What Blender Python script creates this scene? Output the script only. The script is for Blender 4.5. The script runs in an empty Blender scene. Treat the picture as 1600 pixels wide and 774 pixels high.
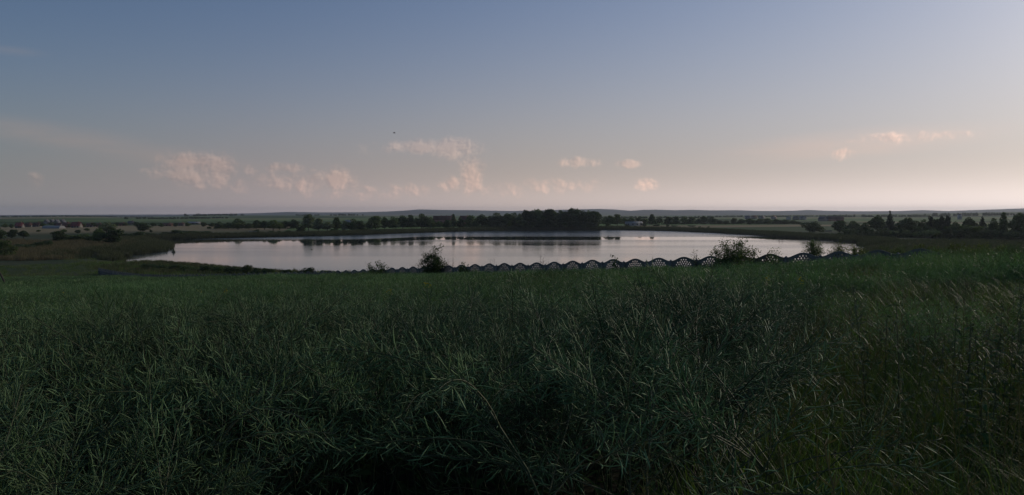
import bpy, math, random
import numpy as np
from mathutils import Vector, Matrix
R = math.radians
sc = bpy.context.scene
C = sc.collection
EYE = 17.0            # eye height over the lake
F = 1232.0            # focal length in photo pixels
# ------------------------------------------------------------------ camera
cam = bpy.data.objects.new('camera', bpy.data.cameras.new('camera'))
C.objects.link(cam)
cam.data.sensor_width = 36
cam.data.lens = 36 * F / 1600
cam.data.clip_end = 60000
cam.data.clip_start = 0.05
cam.location = (0, 0, EYE)
cam.rotation_euler = (R(90 - 2.56), 0, 0)
sc.camera = cam
# ------------------------------------------------------------------ sky and sun
SUN_EL, SUN_AZ = 19.0, 54.0
world = bpy.data.worlds.new('World')
sc.world = world
world.use_nodes = True


class NT:
    """small helper round a node tree"""
    def __init__(s, tree):
        s.t = tree

    def n(s, kind, **kw):
        nd = s.t.nodes.new(kind)
        for k, v in kw.items():
            setattr(nd, k, v)
        return nd

    def put(s, sock, v):
        if v is None:
            return
        if isinstance(v, bpy.types.NodeSocket):
            s.t.links.new(v, sock)
        else:
            sock.default_value = v

    def math(s, op, a, b=None, c=None, clamp=False):
        nd = s.n('ShaderNodeMath', operation=op, use_clamp=clamp)
        for i, v in enumerate((a, b, c)):
            s.put(nd.inputs[i], v)
        return nd.outputs[0]

    def vmath(s, op, a, b=None):
        nd = s.n('ShaderNodeVectorMath', operation=op)
        s.put(nd.inputs[0], a)
        s.put(nd.inputs[1], b)
        return nd.outputs['Value'] if op in ('LENGTH', 'DOT_PRODUCT') else nd.outputs[0]

    def mix(s, f, a, b, blend='MIX'):
        nd = s.n('ShaderNodeMix', data_type='RGBA', blend_type=blend, clamp_factor=True)
        s.put(nd.inputs[0], f)
        s.put(nd.inputs[6], a if not isinstance(a, tuple) else (*a[:3], 1))
        s.put(nd.inputs[7], b if not isinstance(b, tuple) else (*b[:3], 1))
        return nd.outputs[2]

    def noise(s, vec, scale, detail=4, rough=0.55, dist=0.0):
        nd = s.n('ShaderNodeTexNoise')
        s.put(nd.inputs['Vector'], vec)
        nd.inputs['Scale'].default_value = scale
        nd.inputs['Detail'].default_value = detail
        nd.inputs['Roughness'].default_value = rough
        nd.inputs['Distortion'].default_value = dist
        return nd.outputs['Fac']

    def ramp(s, fac, stops):
        nd = s.n('ShaderNodeValToRGB')
        s.put(nd.inputs[0], fac)
        el = nd.color_ramp.elements
        while len(el) < len(stops):
            el.new(0.5)
        for e, (p, c) in zip(el, stops):
            e.position = p
            e.color = (*c, 1)
        return nd.outputs[0]

    def maprange(s, v, a, b, c=0.0, d=1.0, smooth=False):
        nd = s.n('ShaderNodeMapRange', interpolation_type='SMOOTHSTEP' if smooth else 'LINEAR')
        for i, q in enumerate((v, a, b, c, d)):
            s.put(nd.inputs[i], q)
        return nd.outputs[0]


W = NT(world.node_tree)
bg = world.node_tree.nodes['Background']
sky = W.n('ShaderNodeTexSky', sky_type='NISHITA', sun_disc=False)
sky.sun_elevation = R(SUN_EL)
sky.sun_rotation = R(SUN_AZ)
sky.air_density = 1.0
sky.dust_density = 1.0
sky.ozone_density = 3.0
tc = W.n('ShaderNodeTexCoord').outputs['Generated']
sep = W.n('ShaderNodeSeparateXYZ')
W.put(sep.inputs[0], tc)
az = W.math('MULTIPLY', W.math('ARCTAN2', sep.outputs[0], sep.outputs[1]), 57.2958)
el = W.math('MULTIPLY', W.math('ARCSINE', sep.outputs[2]), 57.2958)
elp = W.math('MAXIMUM', el, 0.0)
# moist air low over the horizon, warmer and brighter towards the sun
daz = W.math('ABSOLUTE', W.math('SUBTRACT', az, SUN_AZ))
daz = W.math('MINIMUM', daz, W.math('SUBTRACT', 360.0, daz))
hz_col = W.ramp(W.math('DIVIDE', daz, 120.0),
                [(0.0, (.66, .55, .49)), (0.18, (.55, .475, .452)), (0.44, (.41, .337, .312)),
                 (0.60, (.298, .252, .256)), (0.74, (.214, .207, .214)), (1.0, (.15, .16, .18))])
sky_c = W.vmath('MULTIPLY', sky.outputs[0], (0.0545, 0.0555, 0.0620))
hz_h = W.maprange(daz, 20, 88, 11.5, 6.3)
low = W.math('EXPONENT', W.math('MULTIPLY', W.math('POWER', W.math('DIVIDE', elp, 2.1), 2.0), -1.0))
lowk = W.math('ADD', 1.0, W.math('MULTIPLY', low, W.maprange(daz, 20, 80, 0.95, 0.16)))
lk = W.n('ShaderNodeCombineXYZ')
for i_ in range(3):
    W.put(lk.inputs[i_], lowk)
hz_col = W.vmath('MULTIPLY', hz_col, lk.outputs[0])
hz_w = W.math('MULTIPLY', W.math('EXPONENT', W.math('MULTIPLY', W.math('POWER', W.math('DIVIDE', elp, hz_h), 1.4), -1.0)), 0.93)
skyh = W.mix(hz_w, sky_c, hz_col)


def pix2sky(px, py):
    a = math.atan((px - 800) / F)
    return math.degrees(a), math.degrees(math.atan((332 - py) / F * math.cos(a)))


comb = W.n('ShaderNodeCombineXYZ')
W.put(comb.inputs[0], az)
W.put(comb.inputs[1], el)
cp = comb.outputs[0]
blobs = [(252, 268, 27, 14, .62), (300, 264, 48, 29, .98), (346, 266, 24, 29, .98), (395, 266, 14, 8, .5), (452, 264, 38, 9, .72),
         (445, 284, 45, 18, .6), (531, 281, 30, 20, .95), (482, 288, 35, 16, .62), (652, 230, 40, 12, .95), (708, 232, 44, 17, 1.0),
         (737, 272, 20, 32, .95), (707, 288, 20, 13, .75), (636, 298, 42, 12, .5), (905, 254, 36, 9, .85), (979, 257, 24, 7, .85),
         (1009, 287, 18, 11, .8), (865, 291, 80, 13, .5), (1405, 216, 80, 11, .5), (1315, 242, 18, 11, .62), (1475, 213, 45, 8, .5),
         (55, 280, 14, 16, .55), (585, 232, 34, 11, .38), (800, 297, 60, 14, .42), (560, 302, 120, 12, .4), (380, 290, 60, 12, .4)]
mask = None
for (px, py, rw, rh, amp) in blobs:
    a0, e0 = pix2sky(px, py)
    sx = math.degrees(rw / F) * math.cos(R(a0)) ** 2 * 1.4
    sy = math.degrees(rh / F) * math.cos(R(a0)) * 1.32
    d = W.vmath('LENGTH', W.vmath('MULTIPLY', W.vmath('SUBTRACT', cp, (a0, e0, 0)), (1 / sx, 1 / sy, 0)))
    m = W.maprange(d, 0.15, 1.15, amp, 0.0, True)
    mask = m if mask is None else W.math('MAXIMUM', mask, m)
cn1 = W.noise(W.vmath('MULTIPLY', cp, (1.1, 1.05, 1)), 0.9, 9, 0.57, 0.2)
cn2 = W.noise(W.vmath('MULTIPLY', W.vmath('ADD', cp, (0.16, 0.12, 0)), (1.1, 1.05, 1)), 0.9, 9, 0.57, 0.2)


def dens(nv):
    return W.math('MULTIPLY', W.maprange(mask, 0.0, 0.22, 0, 1, True), W.maprange(W.math('ADD', mask, W.math('MULTIPLY', W.math('SUBTRACT', nv, 0.5), 1.9)), 0.08, 1.10, 0, 1, True))


d1, d2 = dens(cn1), dens(cn2)
lit = W.math('ADD', 0.55, W.math('MULTIPLY', W.math('SUBTRACT', d1, d2), 1.9), clamp=True)
cloud_c = W.vmath('MULTIPLY', skyh, W.mix(lit, (1.02, .92, .90), (1.62, 1.36, 1.22)))
skyc = W.mix(W.math('MULTIPLY', d1, 0.88), skyh, cloud_c)
# thin high cirrus streaks at the left and a faint veil
cir = None
for (px, py, rw, rh, amp, tilt) in [(60, 208, 190, 26, .42, .10), (20, 82, 60, 9, .42, .0), (230, 240, 200, 22, .25, .1), (1330, 225, 240, 28, .30, -.06)]:
    a0, e0 = pix2sky(px, py)
    sx, sy = math.degrees(rw / F), math.degrees(rh / F)
    v = W.vmath('SUBTRACT', cp, (a0, e0, 0))
    sp = W.n('ShaderNodeSeparateXYZ')
    W.put(sp.inputs[0], v)
    yy = W.math('ADD', sp.outputs[1], W.math('MULTIPLY', sp.outputs[0], tilt))
    cb = W.n('ShaderNodeCombineXYZ')
    W.put(cb.inputs[0], W.math('DIVIDE', sp.outputs[0], sx))
    W.put(cb.inputs[1], W.math('DIVIDE', yy, sy))
    m = W.maprange(W.vmath('LENGTH', cb.outputs[0]), 0.0, 1.0, amp, 0.0, True)
    cir = m if cir is None else W.math('MAXIMUM', cir, m)
cn3 = W.noise(W.vmath('MULTIPLY', cp, (0.12, 0.9, 1)), 1.6, 6, 0.6, 0.6)
cirf = W.math('MULTIPLY', cir, W.maprange(cn3, 0.3, 0.7, 0.35, 1.0))
skyc = W.mix(cirf, skyc, W.vmath('MULTIPLY', skyc, (1.75, 1.25, 1.0)))
W.put(bg.inputs[0], skyc)
bg.inputs[1].default_value = 1.0

sun = bpy.data.objects.new('sun', bpy.data.lights.new('sun', 'SUN'))
C.objects.link(sun)
sun.data.energy = 1.0
sun.data.angle = R(0.6)
sun.data.color = (1.0, .86, .70)
sd_ = Vector((math.sin(R(SUN_AZ)) * math.cos(R(SUN_EL)), math.cos(R(SUN_AZ)) * math.cos(R(SUN_EL)), math.sin(R(SUN_EL))))
sun.rotation_euler = sd_.to_track_quat('Z', 'Y').to_euler()
sc.view_settings.view_transform = 'Standard'
sc.view_settings.look = 'None'
sc.view_settings.gamma = 1
sc.view_settings.exposure = 0.13
sc.render.engine = 'CYCLES'
sc.cycles.max_bounces = 5
sc.cycles.diffuse_bounces = 2
sc.cycles.glossy_bounces = 2
sc.cycles.transmission_bounces = 2
sc.cycles.transparent_max_bounces = 4
sc.cycles.volume_bounces = 0
sc.cycles.use_denoising = True

rng = np.random.default_rng(7)
random.seed(7)


# ------------------------------------------------------------------ helpers
def mesh_np(name, V, faces, mats=(), smooth=False, fmat=None):
    """V (n,3); faces: list of arrays (k,3) or (k,4)"""
    me = bpy.data.meshes.new(name)
    V = np.asarray(V, dtype=np.float32)
    faces = [np.asarray(f, dtype=np.int32) for f in faces if len(f)]
    tot = np.concatenate([np.full(len(f), f.shape[1], dtype=np.int32) for f in faces]) if faces else np.zeros(0, np.int32)
    idx = np.concatenate([f.ravel() for f in faces]) if faces else np.zeros(0, np.int32)
    me.vertices.add(len(V))
    me.vertices.foreach_set('co', V.ravel())
    if len(tot):
        me.loops.add(len(idx))
        me.loops.foreach_set('vertex_index', idx)
        me.polygons.add(len(tot))
        me.polygons.foreach_set('loop_start', np.concatenate([[0], np.cumsum(tot)[:-1]]).astype(np.int32))
        me.polygons.foreach_set('loop_total', tot)
        if smooth:
            me.polygons.foreach_set('use_smooth', np.ones(len(tot), bool))
        if fmat is not None:
            me.polygons.foreach_set('material_index', np.asarray(fmat, np.int32))
    me.update(calc_edges=True)
    for m in mats:
        me.materials.append(m)
    return me


def link(name, me, parent=None, loc=None):
    o = bpy.data.objects.new(name, me)
    C.objects.link(o)
    if parent is not None:
        o.parent = parent
    if loc is not None:
        o.location = loc
    return o


def tag(o, label=None, cat=None, group=None, kind=None):
    if label:
        o['label'] = label
    if cat:
        o['category'] = cat
    if group:
        o['group'] = group
    if kind:
        o['kind'] = kind
    return o


def empty(name, loc, rz=0.0, scale=(1, 1, 1)):
    o = bpy.data.objects.new(name, None)
    C.objects.link(o)
    o.empty_display_size = 0.2
    o.location = loc
    o.rotation_euler = (0, 0, rz)
    o.scale = scale
    return o


class MB:
    """collects geometry for one mesh"""
    def __init__(s):
        s.v, s.t, s.q, s.n = [], [], [], 0

    def add(s, V, T=None, Q=None):
        V = np.asarray(V, float)
        if T is not None and len(T):
            s.t.append(np.asarray(T, int) + s.n)
        if Q is not None and len(Q):
            s.q.append(np.asarray(Q, int) + s.n)
        s.v.append(V)
        s.n += len(V)

    def box(s, c, d, rz=0.0):
        x, y, z = np.array(d) / 2.0
        P = np.array([[sx * x, sy * y, sz * z] for sz in (-1, 1) for sy in (-1, 1) for sx in (-1, 1)])
        if rz:
            ca, sa = math.cos(rz), math.sin(rz)
            P = P @ np.array([[ca, sa, 0], [-sa, ca, 0], [0, 0, 1]])
        s.add(P + np.array(c), Q=[[0, 2, 3, 1], [4, 5, 7, 6], [0, 1, 5, 4], [2, 6, 7, 3], [0, 4, 6, 2], [1, 3, 7, 5]])

    def tube(s, P, rad, k=5):
        P = np.asarray(P, float)
        rad = np.broadcast_to(np.asarray(rad, float), (len(P),))
        T = np.gradient(P, axis=0)
        T /= np.linalg.norm(T, axis=1)[:, None] + 1e-9
        up = np.array([0.13, 0.21, 1.0]) if abs(T[0][2]) < 0.9 else np.array([1.0, 0.2, 0.1])
        A = np.cross(T, up)
        A /= np.linalg.norm(A, axis=1)[:, None] + 1e-9
        B = np.cross(T, A)
        th = np.arange(k) * 2 * math.pi / k
        V = (P[:, None, :] + rad[:, None, None] * (A[:, None, :] * np.cos(th)[None, :, None] + B[:, None, :] * np.sin(th)[None, :, None])).reshape(-1, 3)
        n = len(P)
        i = np.arange(n - 1)[:, None] * k
        j = np.arange(k)[None, :]
        j2 = (j + 1) % k
        Q = np.stack([i + j, i + j2, i + k + j2, i + k + j], -1).reshape(-1, 4)
        s.add(V, Q=Q)

    def ribbon(s, P, w, side):
        """flat strip along P of widths w, side = unit vector(s)"""
        P = np.asarray(P, float)
        w = np.broadcast_to(np.asarray(w, float), (len(P),))[:, None]
        side = np.asarray(side, float)
        V = np.concatenate([P - side * w / 2, P + side * w / 2])
        n = len(P)
        i = np.arange(n - 1)
        s.add(V, Q=np.stack([i, i + 1, i + 1 + n, i + n], -1))

    def mesh(s, name, mats=(), smooth=False):
        return mesh_np(name, np.concatenate(s.v), [a for a in ([np.concatenate(s.t)] if s.t else []) + ([np.concatenate(s.q)] if s.q else [])], mats, smooth)


def mat(name, build):
    m = bpy.data.materials.new(name)
    m.use_nodes = True
    N = NT(m.node_tree)
    b = m.node_tree.nodes['Principled BSDF']
    build(N, b)
    return m


def plain(name, col, rough=0.8, var=0.25, scale=1.5, spec=0.3, trans=0.0, hue=None, objrand=0.25, drift=None):
    def f(N, b):
        co = N.n('ShaderNodeTexCoord').outputs['Object']
        nz = N.noise(co, scale, 4, 0.6)
        c2 = hue or tuple(min(1, x * (1 + var)) for x in col)
        c1 = tuple(x * (1 - var) for x in col)
        c = N.mix(N.maprange(nz, 0.3, 0.7), c1, c2)
        if drift:
            gp = N.n('ShaderNodeNewGeometry').outputs['Position']
            c = N.mix(N.maprange(N.noise(gp, .11, 4, .6), .45, .68, 0, .85), c, drift)
            dk = N.maprange(N.noise(gp, .35, 3, .6), .35, .65, .72, 1.2)
            cd = N.n('ShaderNodeCombineXYZ')
            for i in range(3):
                N.put(cd.inputs[i], dk)
            c = N.vmath('MULTIPLY', c, cd.outputs[0])
        oi = N.n('ShaderNodeObjectInfo')
        k = N.maprange(oi.outputs['Random'], 0, 1, 1 - objrand, 1 + objrand)
        cb = N.n('ShaderNodeCombineXYZ')
        for i in range(3):
            N.put(cb.inputs[i], k)
        c = N.vmath('MULTIPLY', c, cb.outputs[0])
        N.put(b.inputs['Base Color'], c)
        b.inputs['Roughness'].default_value = rough
        b.inputs['Specular IOR Level'].default_value = spec
        if trans:
            tr = N.n('ShaderNodeBsdfTranslucent')
            N.put(tr.inputs['Color'], N.vmath('MULTIPLY', c, (1.1, 1.35, 0.6)))
            ms = N.n('ShaderNodeMixShader')
            ms.inputs[0].default_value = trans
            out = [n for n in N.t.nodes if n.type == 'OUTPUT_MATERIAL'][0]
            N.t.links.new(b.outputs[0], ms.inputs[1])
            N.t.links.new(tr.outputs[0], ms.inputs[2])
            N.t.links.new(ms.outputs[0], out.inputs[0])
    return mat(name, f)


# ------------------------------------------------------------------ land form
def ray(px, py):
    u, v = (px - 800) / F, (387 - py) / F
    ca, sa = math.cos(R(2.56)), math.sin(R(2.56))
    d = np.array([u, ca + v * sa, -sa + v * ca])
    return d / d[1]


def onplane(px, py, z=0.0):
    d = ray(px, py)
    t = (z - EYE) / d[2]
    return np.array([d[0] * t, t])


lake_px = [(184, 413.8), (188, 399.5), (203, 397), (222, 396), (248, 393.5), (261, 389), (264, 384), (256, 380), (240, 378.2), (215, 376.6), (236, 374.6), (285, 373.6),
           (340, 372.3), (400, 371), (440, 370.4), (500, 369.6), (540, 368.6), (600, 367), (640, 366), (700, 364.4), (760, 363), (810, 362),
           (850, 361.5), (940, 361.3), (1000, 362.6), (1060, 364.8), (1120, 367.6), (1180, 370.8), (1240, 375.4), (1300, 379), (1350, 383), (1352, 388)]
lake_px = [(x, y - float(np.interp(x, [300, 420, 560, 700, 940, 1060, 1400], [0, .3, 1.0, 2.0, 2.0, 3.3, 3.6]))) for x, y in lake_px]
lake = [tuple(onplane(*p)) for p in lake_px] + [(146, 330), (120, 275), (98, 235), (70, 205), (40, 196), (-22, 198), (-58, 212), (-92, 242), (-112, 258)]
lake = np.array(lake)
pond = np.array([tuple(onplane(*p)) for p in [(121, 406), (130, 408.4), (145, 408.4), (152, 406.8), (148, 404.6), (134, 405.0)]])


def sdist(X, Y, P):
    X = np.asarray(X, float)
    Y = np.asarray(Y, float)
    best = np.full(X.shape, 1e18)
    inside = np.zeros(X.shape, bool)
    n = len(P)
    for i in range(n):
        ax, ay = P[i]
        bx, by = P[(i + 1) % n]
        ex, ey = bx - ax, by - ay
        t = np.clip(((X - ax) * ex + (Y - ay) * ey) / (ex * ex + ey * ey), 0, 1)
        best = np.minimum(best, (X - ax - t * ex) ** 2 + (Y - ay - t * ey) ** 2)
        c = ((ay > Y) != (by > Y)) & (X < (bx - ax) * (Y - ay) / (by - ay + 1e-12) + ax)
        inside ^= c
    d = np.sqrt(best)
    return np.where(inside, -d, d)


def wob(X, Y, s, seed=0):
    r = np.random.default_rng(seed)
    out = 0
    for k in range(6):
        a = r.uniform(0, 6.28)
        f = r.uniform(0.6, 1.9) / s
        out = out + np.sin((X * math.cos(a) + Y * math.sin(a)) * f * 6.28 + r.uniform(0, 6.28))
    return out / 6


def field_plane(X, Y):
    return EYE - 1.68 + 0.030 * np.clip(X, -250, 260) - 0.0683 * np.clip(Y, -30, 420)


PXM = np.array([-200, 0, 60, 100, 130, 190, 260, 340, 400, 560, 700, 940, 1060, 1300, 1400, 1500, 1600, 1800])
YM = np.array([338, 338.5, 338, 337.3, 337.5, 338.8, 339, 336.6, 337, 337, 337.5, 337.5, 337.5, 335.8, 334.4, 333.2, 331, 329])
PXR = np.array([-200, 0, 280, 400, 450, 500, 560, 600, 630, 655, 690, 740, 800, 860, 935, 960, 985, 1005, 1025, 1055, 1080, 1110, 1150, 1180, 1215, 1240, 1262, 1290, 1330, 1400, 1440, 1480, 1540, 1600, 1800])
YR = np.array([337, 336.5, 335.5, 333.5, 331.6, 332.2, 332, 331, 329.6, 327.6, 328.3, 328.8, 330, 328.5, 326.8, 327.6, 329.6, 328.2, 327.9, 328.8, 328.2, 329, 328.8, 329.8, 330, 329.6, 328.3, 329.6, 330.4, 330.2, 328.6, 330, 328, 326, 325])


def height(X, Y):
    X = np.asarray(X, float)
    Y = np.asarray(Y, float)
    r = np.hypot(X, Y)
    D = np.maximum(Y, r * 0.62)
    px = np.clip(800 + F * X / np.maximum(D, 1e-3), -200, 1800)
    zm = EYE - (np.interp(px, PXM, YM) - 332) * 4000 / F
    zr = EYE - (np.interp(px, PXR, YR) - 332) * 9000 / F
    z_lo = 1.3 + 0.35 * wob(X, Y, 130, 3)
    z_900 = 2.4 + 0.6 * wob(X, Y, 400, 4)

    def st(a, b, x):
        t = np.clip((x - a) / (b - a), 0, 1)
        return t * t * (3 - 2 * t)
    z = z_lo + (z_900 - z_lo) * st(500, 1100, D)
    z = z + (zm - z) * st(1100, 4000, D)
    z = z + (zm - 25 - z) * st(4200, 5600, D)
    z = z + (zr + 1.5 * wob(X, Y, 900, 5) - z) * st(5800, 9000, D)
    z = z + (-20 - z) * st(9300, 10900, D)
    fp = field_plane(X, Y)
    fp = fp + 0.05 * np.clip(X - 9, 0, 26) * (1 - st(60, 130, Y)) * st(4, 12, Y)
    w = 1 - st(450, 700, r)
    k = 1.6
    m = np.maximum(fp, z)
    sm = m + k * np.exp(-np.abs(fp - z) / k) * 0.6
    z = z + (sm - z) * w
    # gentle swells in the field
    z = z + 0.10 * wob(X, Y, 22, 8) * (1 - st(60, 200, r)) * st(3, 14, r)
    sd = sdist(X, Y, lake)
    sp = sdist(X, Y, pond)
    sd = np.minimum(sd, sp)
    z = np.where(sd < 0, np.minimum(-0.15 + sd * 0.08, 0), np.minimum(z, 0.12 + 0.10 * sd + 0.004 * sd * sd))
    return np.maximum(z, np.where(sd < 0, -1.2, -60))


def h1(x, y):
    return float(height(np.array([x]), np.array([y]))[0])


def cast(px, py):
    """where the sight line of a photo pixel meets land or water"""
    d = ray(px, py)
    Y = np.exp(np.linspace(math.log(20), math.log(9000), 3000))
    zr = EYE + d[2] * Y
    zt = np.maximum(height(d[0] * Y, Y), 0)
    k = np.argmax(zr <= zt)
    if zr[k] > zt[k]:
        k = -1
    return float(d[0] * Y[k]), float(Y[k]), float(max(zt[k], 0))


# ground: one polar sheet out to 10.9 km
ang_in = np.linspace(R(-46), R(46), 560)
ang_out = np.linspace(R(46), R(314), 90)[1:-1]
ang = np.concatenate([ang_in, ang_out])
rad = np.concatenate([[0.4], np.exp(np.linspace(math.log(1.0), math.log(10900), 620))])
A, RR = np.meshgrid(ang, rad, indexing='xy')
GX, GY = RR * np.sin(A), RR * np.cos(A)
GZ = height(GX, GY)
na, nr = len(ang), len(rad)
gv = np.stack([GX, GY, GZ], -1).reshape(-1, 3)
ii, jj = np.meshgrid(np.arange(nr - 1), np.arange(na), indexing='ij')
j2 = (jj + 1) % na
gq = np.stack([ii * na + jj, ii * na + j2, (ii + 1) * na + j2, (ii + 1) * na + jj], -1).reshape(-1, 4)[:, ::-1]
gv = np.concatenate([gv, [[0, 0, h1(0, 0)]]])
gt = np.stack([np.full(na, len(gv) - 1), (np.arange(na) + 1) % na, np.arange(na)], -1)


def ground_mat(N, b):
    geo = N.n('ShaderNodeNewGeometry').outputs['Position']
    sp = N.n('ShaderNodeSeparateXYZ')
    N.put(sp.inputs[0], geo)
    x, y = sp.outputs[0], sp.outputs[1]
    # patchwork of fields
    fl = N.n('ShaderNodeCombineXYZ')
    N.put(fl.inputs[0], N.math('ADD', x, N.math('MULTIPLY', y, 0.25)))
    N.put(fl.inputs[1], y)
    vo = N.n('ShaderNodeTexVoronoi')
    N.put(vo.inputs['Vector'], N.vmath('MULTIPLY', fl.outputs[0], (1 / 420, 1 / 330, 0)))
    vo.inputs['Scale'].default_value = 1.0
    vs = N.n('ShaderNodeSeparateXYZ')
    N.put(vs.inputs[0], vo.outputs['Color'])
    patch = N.ramp(vs.outputs[0], [(0.0, (.030, .052, .018)), (0.25, (.075, .11, .040)), (0.42, (.050, .075, .030)), (0.6, (.12, .125, .062)),
                                   (0.72, (.060, .10, .034)), (0.86, (.15, .12, .075)), (1.0, (.04, .065, .026))])
    patch.node.color_ramp.interpolation = 'CONSTANT'
    patch = N.vmath('MULTIPLY', patch, (1.75, 1.8, 1.5))  # distant field colours lightened to stand in for thicker haze
    n1 = N.noise(geo, 0.02, 5, 0.6)
    n2 = N.noise(geo, 0.6, 5, 0.65)
    n3 = N.noise(geo, 6.0, 4, 0.7)
    near = N.mix(N.maprange(n1, 0.35, 0.65), (.055, .090, .034), (.105, .10, .055))
    near = N.mix(N.maprange(n2, 0.3, 0.7), near, N.vmath('MULTIPLY', near, (.55, .65, .55)))
    soil = N.mix(N.maprange(n3, 0.3, 0.7), (.018, .022, .011), (.035, .034, .020))
    r = N.vmath('LENGTH', geo)
    c = N.mix(N.maprange(r, 120, 230, 0, 1, True), soil, near)
    c = N.mix(N.maprange(r, 620, 760, 0, 1, True), c, patch)
    c = N.mix(N.maprange(r, 6000, 8200, 0, 1, True), c, (.060, .080, .072))  # far ridge tint has haze brightening painted into its colour
    c = N.mix(0.35, c, N.vmath('MULTIPLY', c, N.mix(n2, (.5, .55, .5), (1.5, 1.4, 1.4))))
    N.put(b.inputs['Base Color'], c)
    b.inputs['Roughness'].default_value = 0.95
    b.inputs['Specular IOR Level'].default_value = 0.1
    bp = N.n('ShaderNodeBump')
    bp.inputs['Strength'].default_value = 0.7
    bp.inputs['Distance'].default_value = 0.4
    N.put(bp.inputs['Height'], n2)
    N.put(b.inputs['Normal'], bp.outputs[0])


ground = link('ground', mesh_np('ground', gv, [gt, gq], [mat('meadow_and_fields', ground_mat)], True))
tag(ground, kind='structure')


def water_mat(N, b):
    geo = N.n('ShaderNodeNewGeometry').outputs['Position']
    sp = N.n('ShaderNodeSeparateXYZ')
    N.put(sp.inputs[0], geo)
    y = sp.outputs[1]
    x = sp.outputs[0]
    # wind lanes: calm streaks that mirror, ruffled water between them
    lanes = N.noise(N.vmath('MULTIPLY', geo, (0.0022, 0.020, 0)), 1.0, 3, 0.5)
    yc = N.math('ADD', y, N.math('MULTIPLY', N.math('SUBTRACT', lanes, 0.5), 26))
    uu = N.math('DIVIDE', x, y)
    sh = N.maprange(uu, -.21, -.10, -62, 0, True)
    yc = N.math('SUBTRACT', yc, sh)
    calm = N.math('MULTIPLY', N.maprange(yc, 482, 494, 0, 1, True), N.maprange(yc, 538, 552, 1, 0, True))
    ruff = N.math('SUBTRACT', 1.0, N.math('MULTIPLY', calm, 0.93))
    ruff = N.math('MULTIPLY', ruff, N.maprange(lanes, 0.32, 0.68, 0.25, 1.5))
    b.inputs['Base Color'].default_value = (.018, .028, .026, 1)
    b.inputs['IOR'].default_value = 1.7
    b.inputs['Specular IOR Level'].default_value = 0.5
    ruff = N.math('ADD', ruff, N.maprange(yc, 545, 562, 0, 1.2, True))
    N.put(b.inputs['Roughness'], N.math('ADD', 0.02, N.math('MULTIPLY', ruff, 0.075)))
    w1 = N.noise(N.vmath('MULTIPLY', geo, (0.5, 1.0, 1)), 1.1, 4, 0.6)
    bp = N.n('ShaderNodeBump')
    N.put(bp.inputs['Strength'], N.math('MULTIPLY', ruff, 0.012))
    bp.inputs['Distance'].default_value = 0.5
    N.put(bp.inputs['Height'], w1)
    N.put(b.inputs['Normal'], bp.outputs[0])


wv = np.array([[-190, 185, 0], [230, 185, 0], [420, 420, 0], [300, 800, 0], [-330, 800, 0], [-330, 440, 0]], float)
water = link('water', mesh_np('water', wv, [np.array([[0, 1, 2], [0, 2, 3], [0, 3, 4], [0, 4, 5]])], [mat('lake_water', water_mat)]))
tag(water, kind='structure')


# ------------------------------------------------------------------ scattering
def scatter(name, pts, rot, scl, idx, sources, parent=None):
    """one object whose vertices carry instances of the source meshes (sources stay in a collection that is not in the scene)"""
    coll = bpy.data.collections.new(name + '_sources')
    for i, me in enumerate(sources):
        coll.objects.link(bpy.data.objects.new('%s_part_%03d' % (name, i), me))
    me = mesh_np(name, pts, [])
    for an, ty, arr in (('rot', 'FLOAT_VECTOR', rot), ('scl', 'FLOAT', scl), ('idx', 'INT', idx)):
        at = me.attributes.new(an, ty, 'POINT')
        at.data.foreach_set('vector' if ty == 'FLOAT_VECTOR' else 'value', np.asarray(arr, np.int32 if ty == 'INT' else np.float32).ravel())
    ob = link(name, me, parent)
    ng = bpy.data.node_groups.new(name + '_scatter', 'GeometryNodeTree')
    ng.interface.new_socket('Geometry', in_out='INPUT', socket_type='NodeSocketGeometry')
    ng.interface.new_socket('Geometry', in_out='OUTPUT', socket_type='NodeSocketGeometry')
    gi, go = ng.nodes.new('NodeGroupInput'), ng.nodes.new('NodeGroupOutput')
    ip = ng.nodes.new('GeometryNodeInstanceOnPoints')
    ci = ng.nodes.new('GeometryNodeCollectionInfo')
    ci.inputs[0].default_value = coll
    ci.inputs['Separate Children'].default_value = True
    ci.inputs['Reset Children'].default_value = True

    def attr(an, ty):
        a = ng.nodes.new('GeometryNodeInputNamedAttribute')
        a.data_type = ty
        a.inputs['Name'].default_value = an
        return a.outputs[0]
    L = ng.links.new
    L(gi.outputs[0], ip.inputs['Points'])
    L(ci.outputs[0], ip.inputs['Instance'])
    ip.inputs['Pick Instance'].default_value = True
    L(attr('idx', 'INT'), ip.inputs['Instance Index'])
    L(attr('rot', 'FLOAT_VECTOR'), ip.inputs['Rotation'])
    L(attr('scl', 'FLOAT'), ip.inputs['Scale'])
    L(ip.outputs[0], go.inputs[0])
    ob.modifiers.new('scatter', 'NODES').node_group = ng
    return ob


def unit(v):
    return v / (np.linalg.norm(v) + 1e-9)


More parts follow.
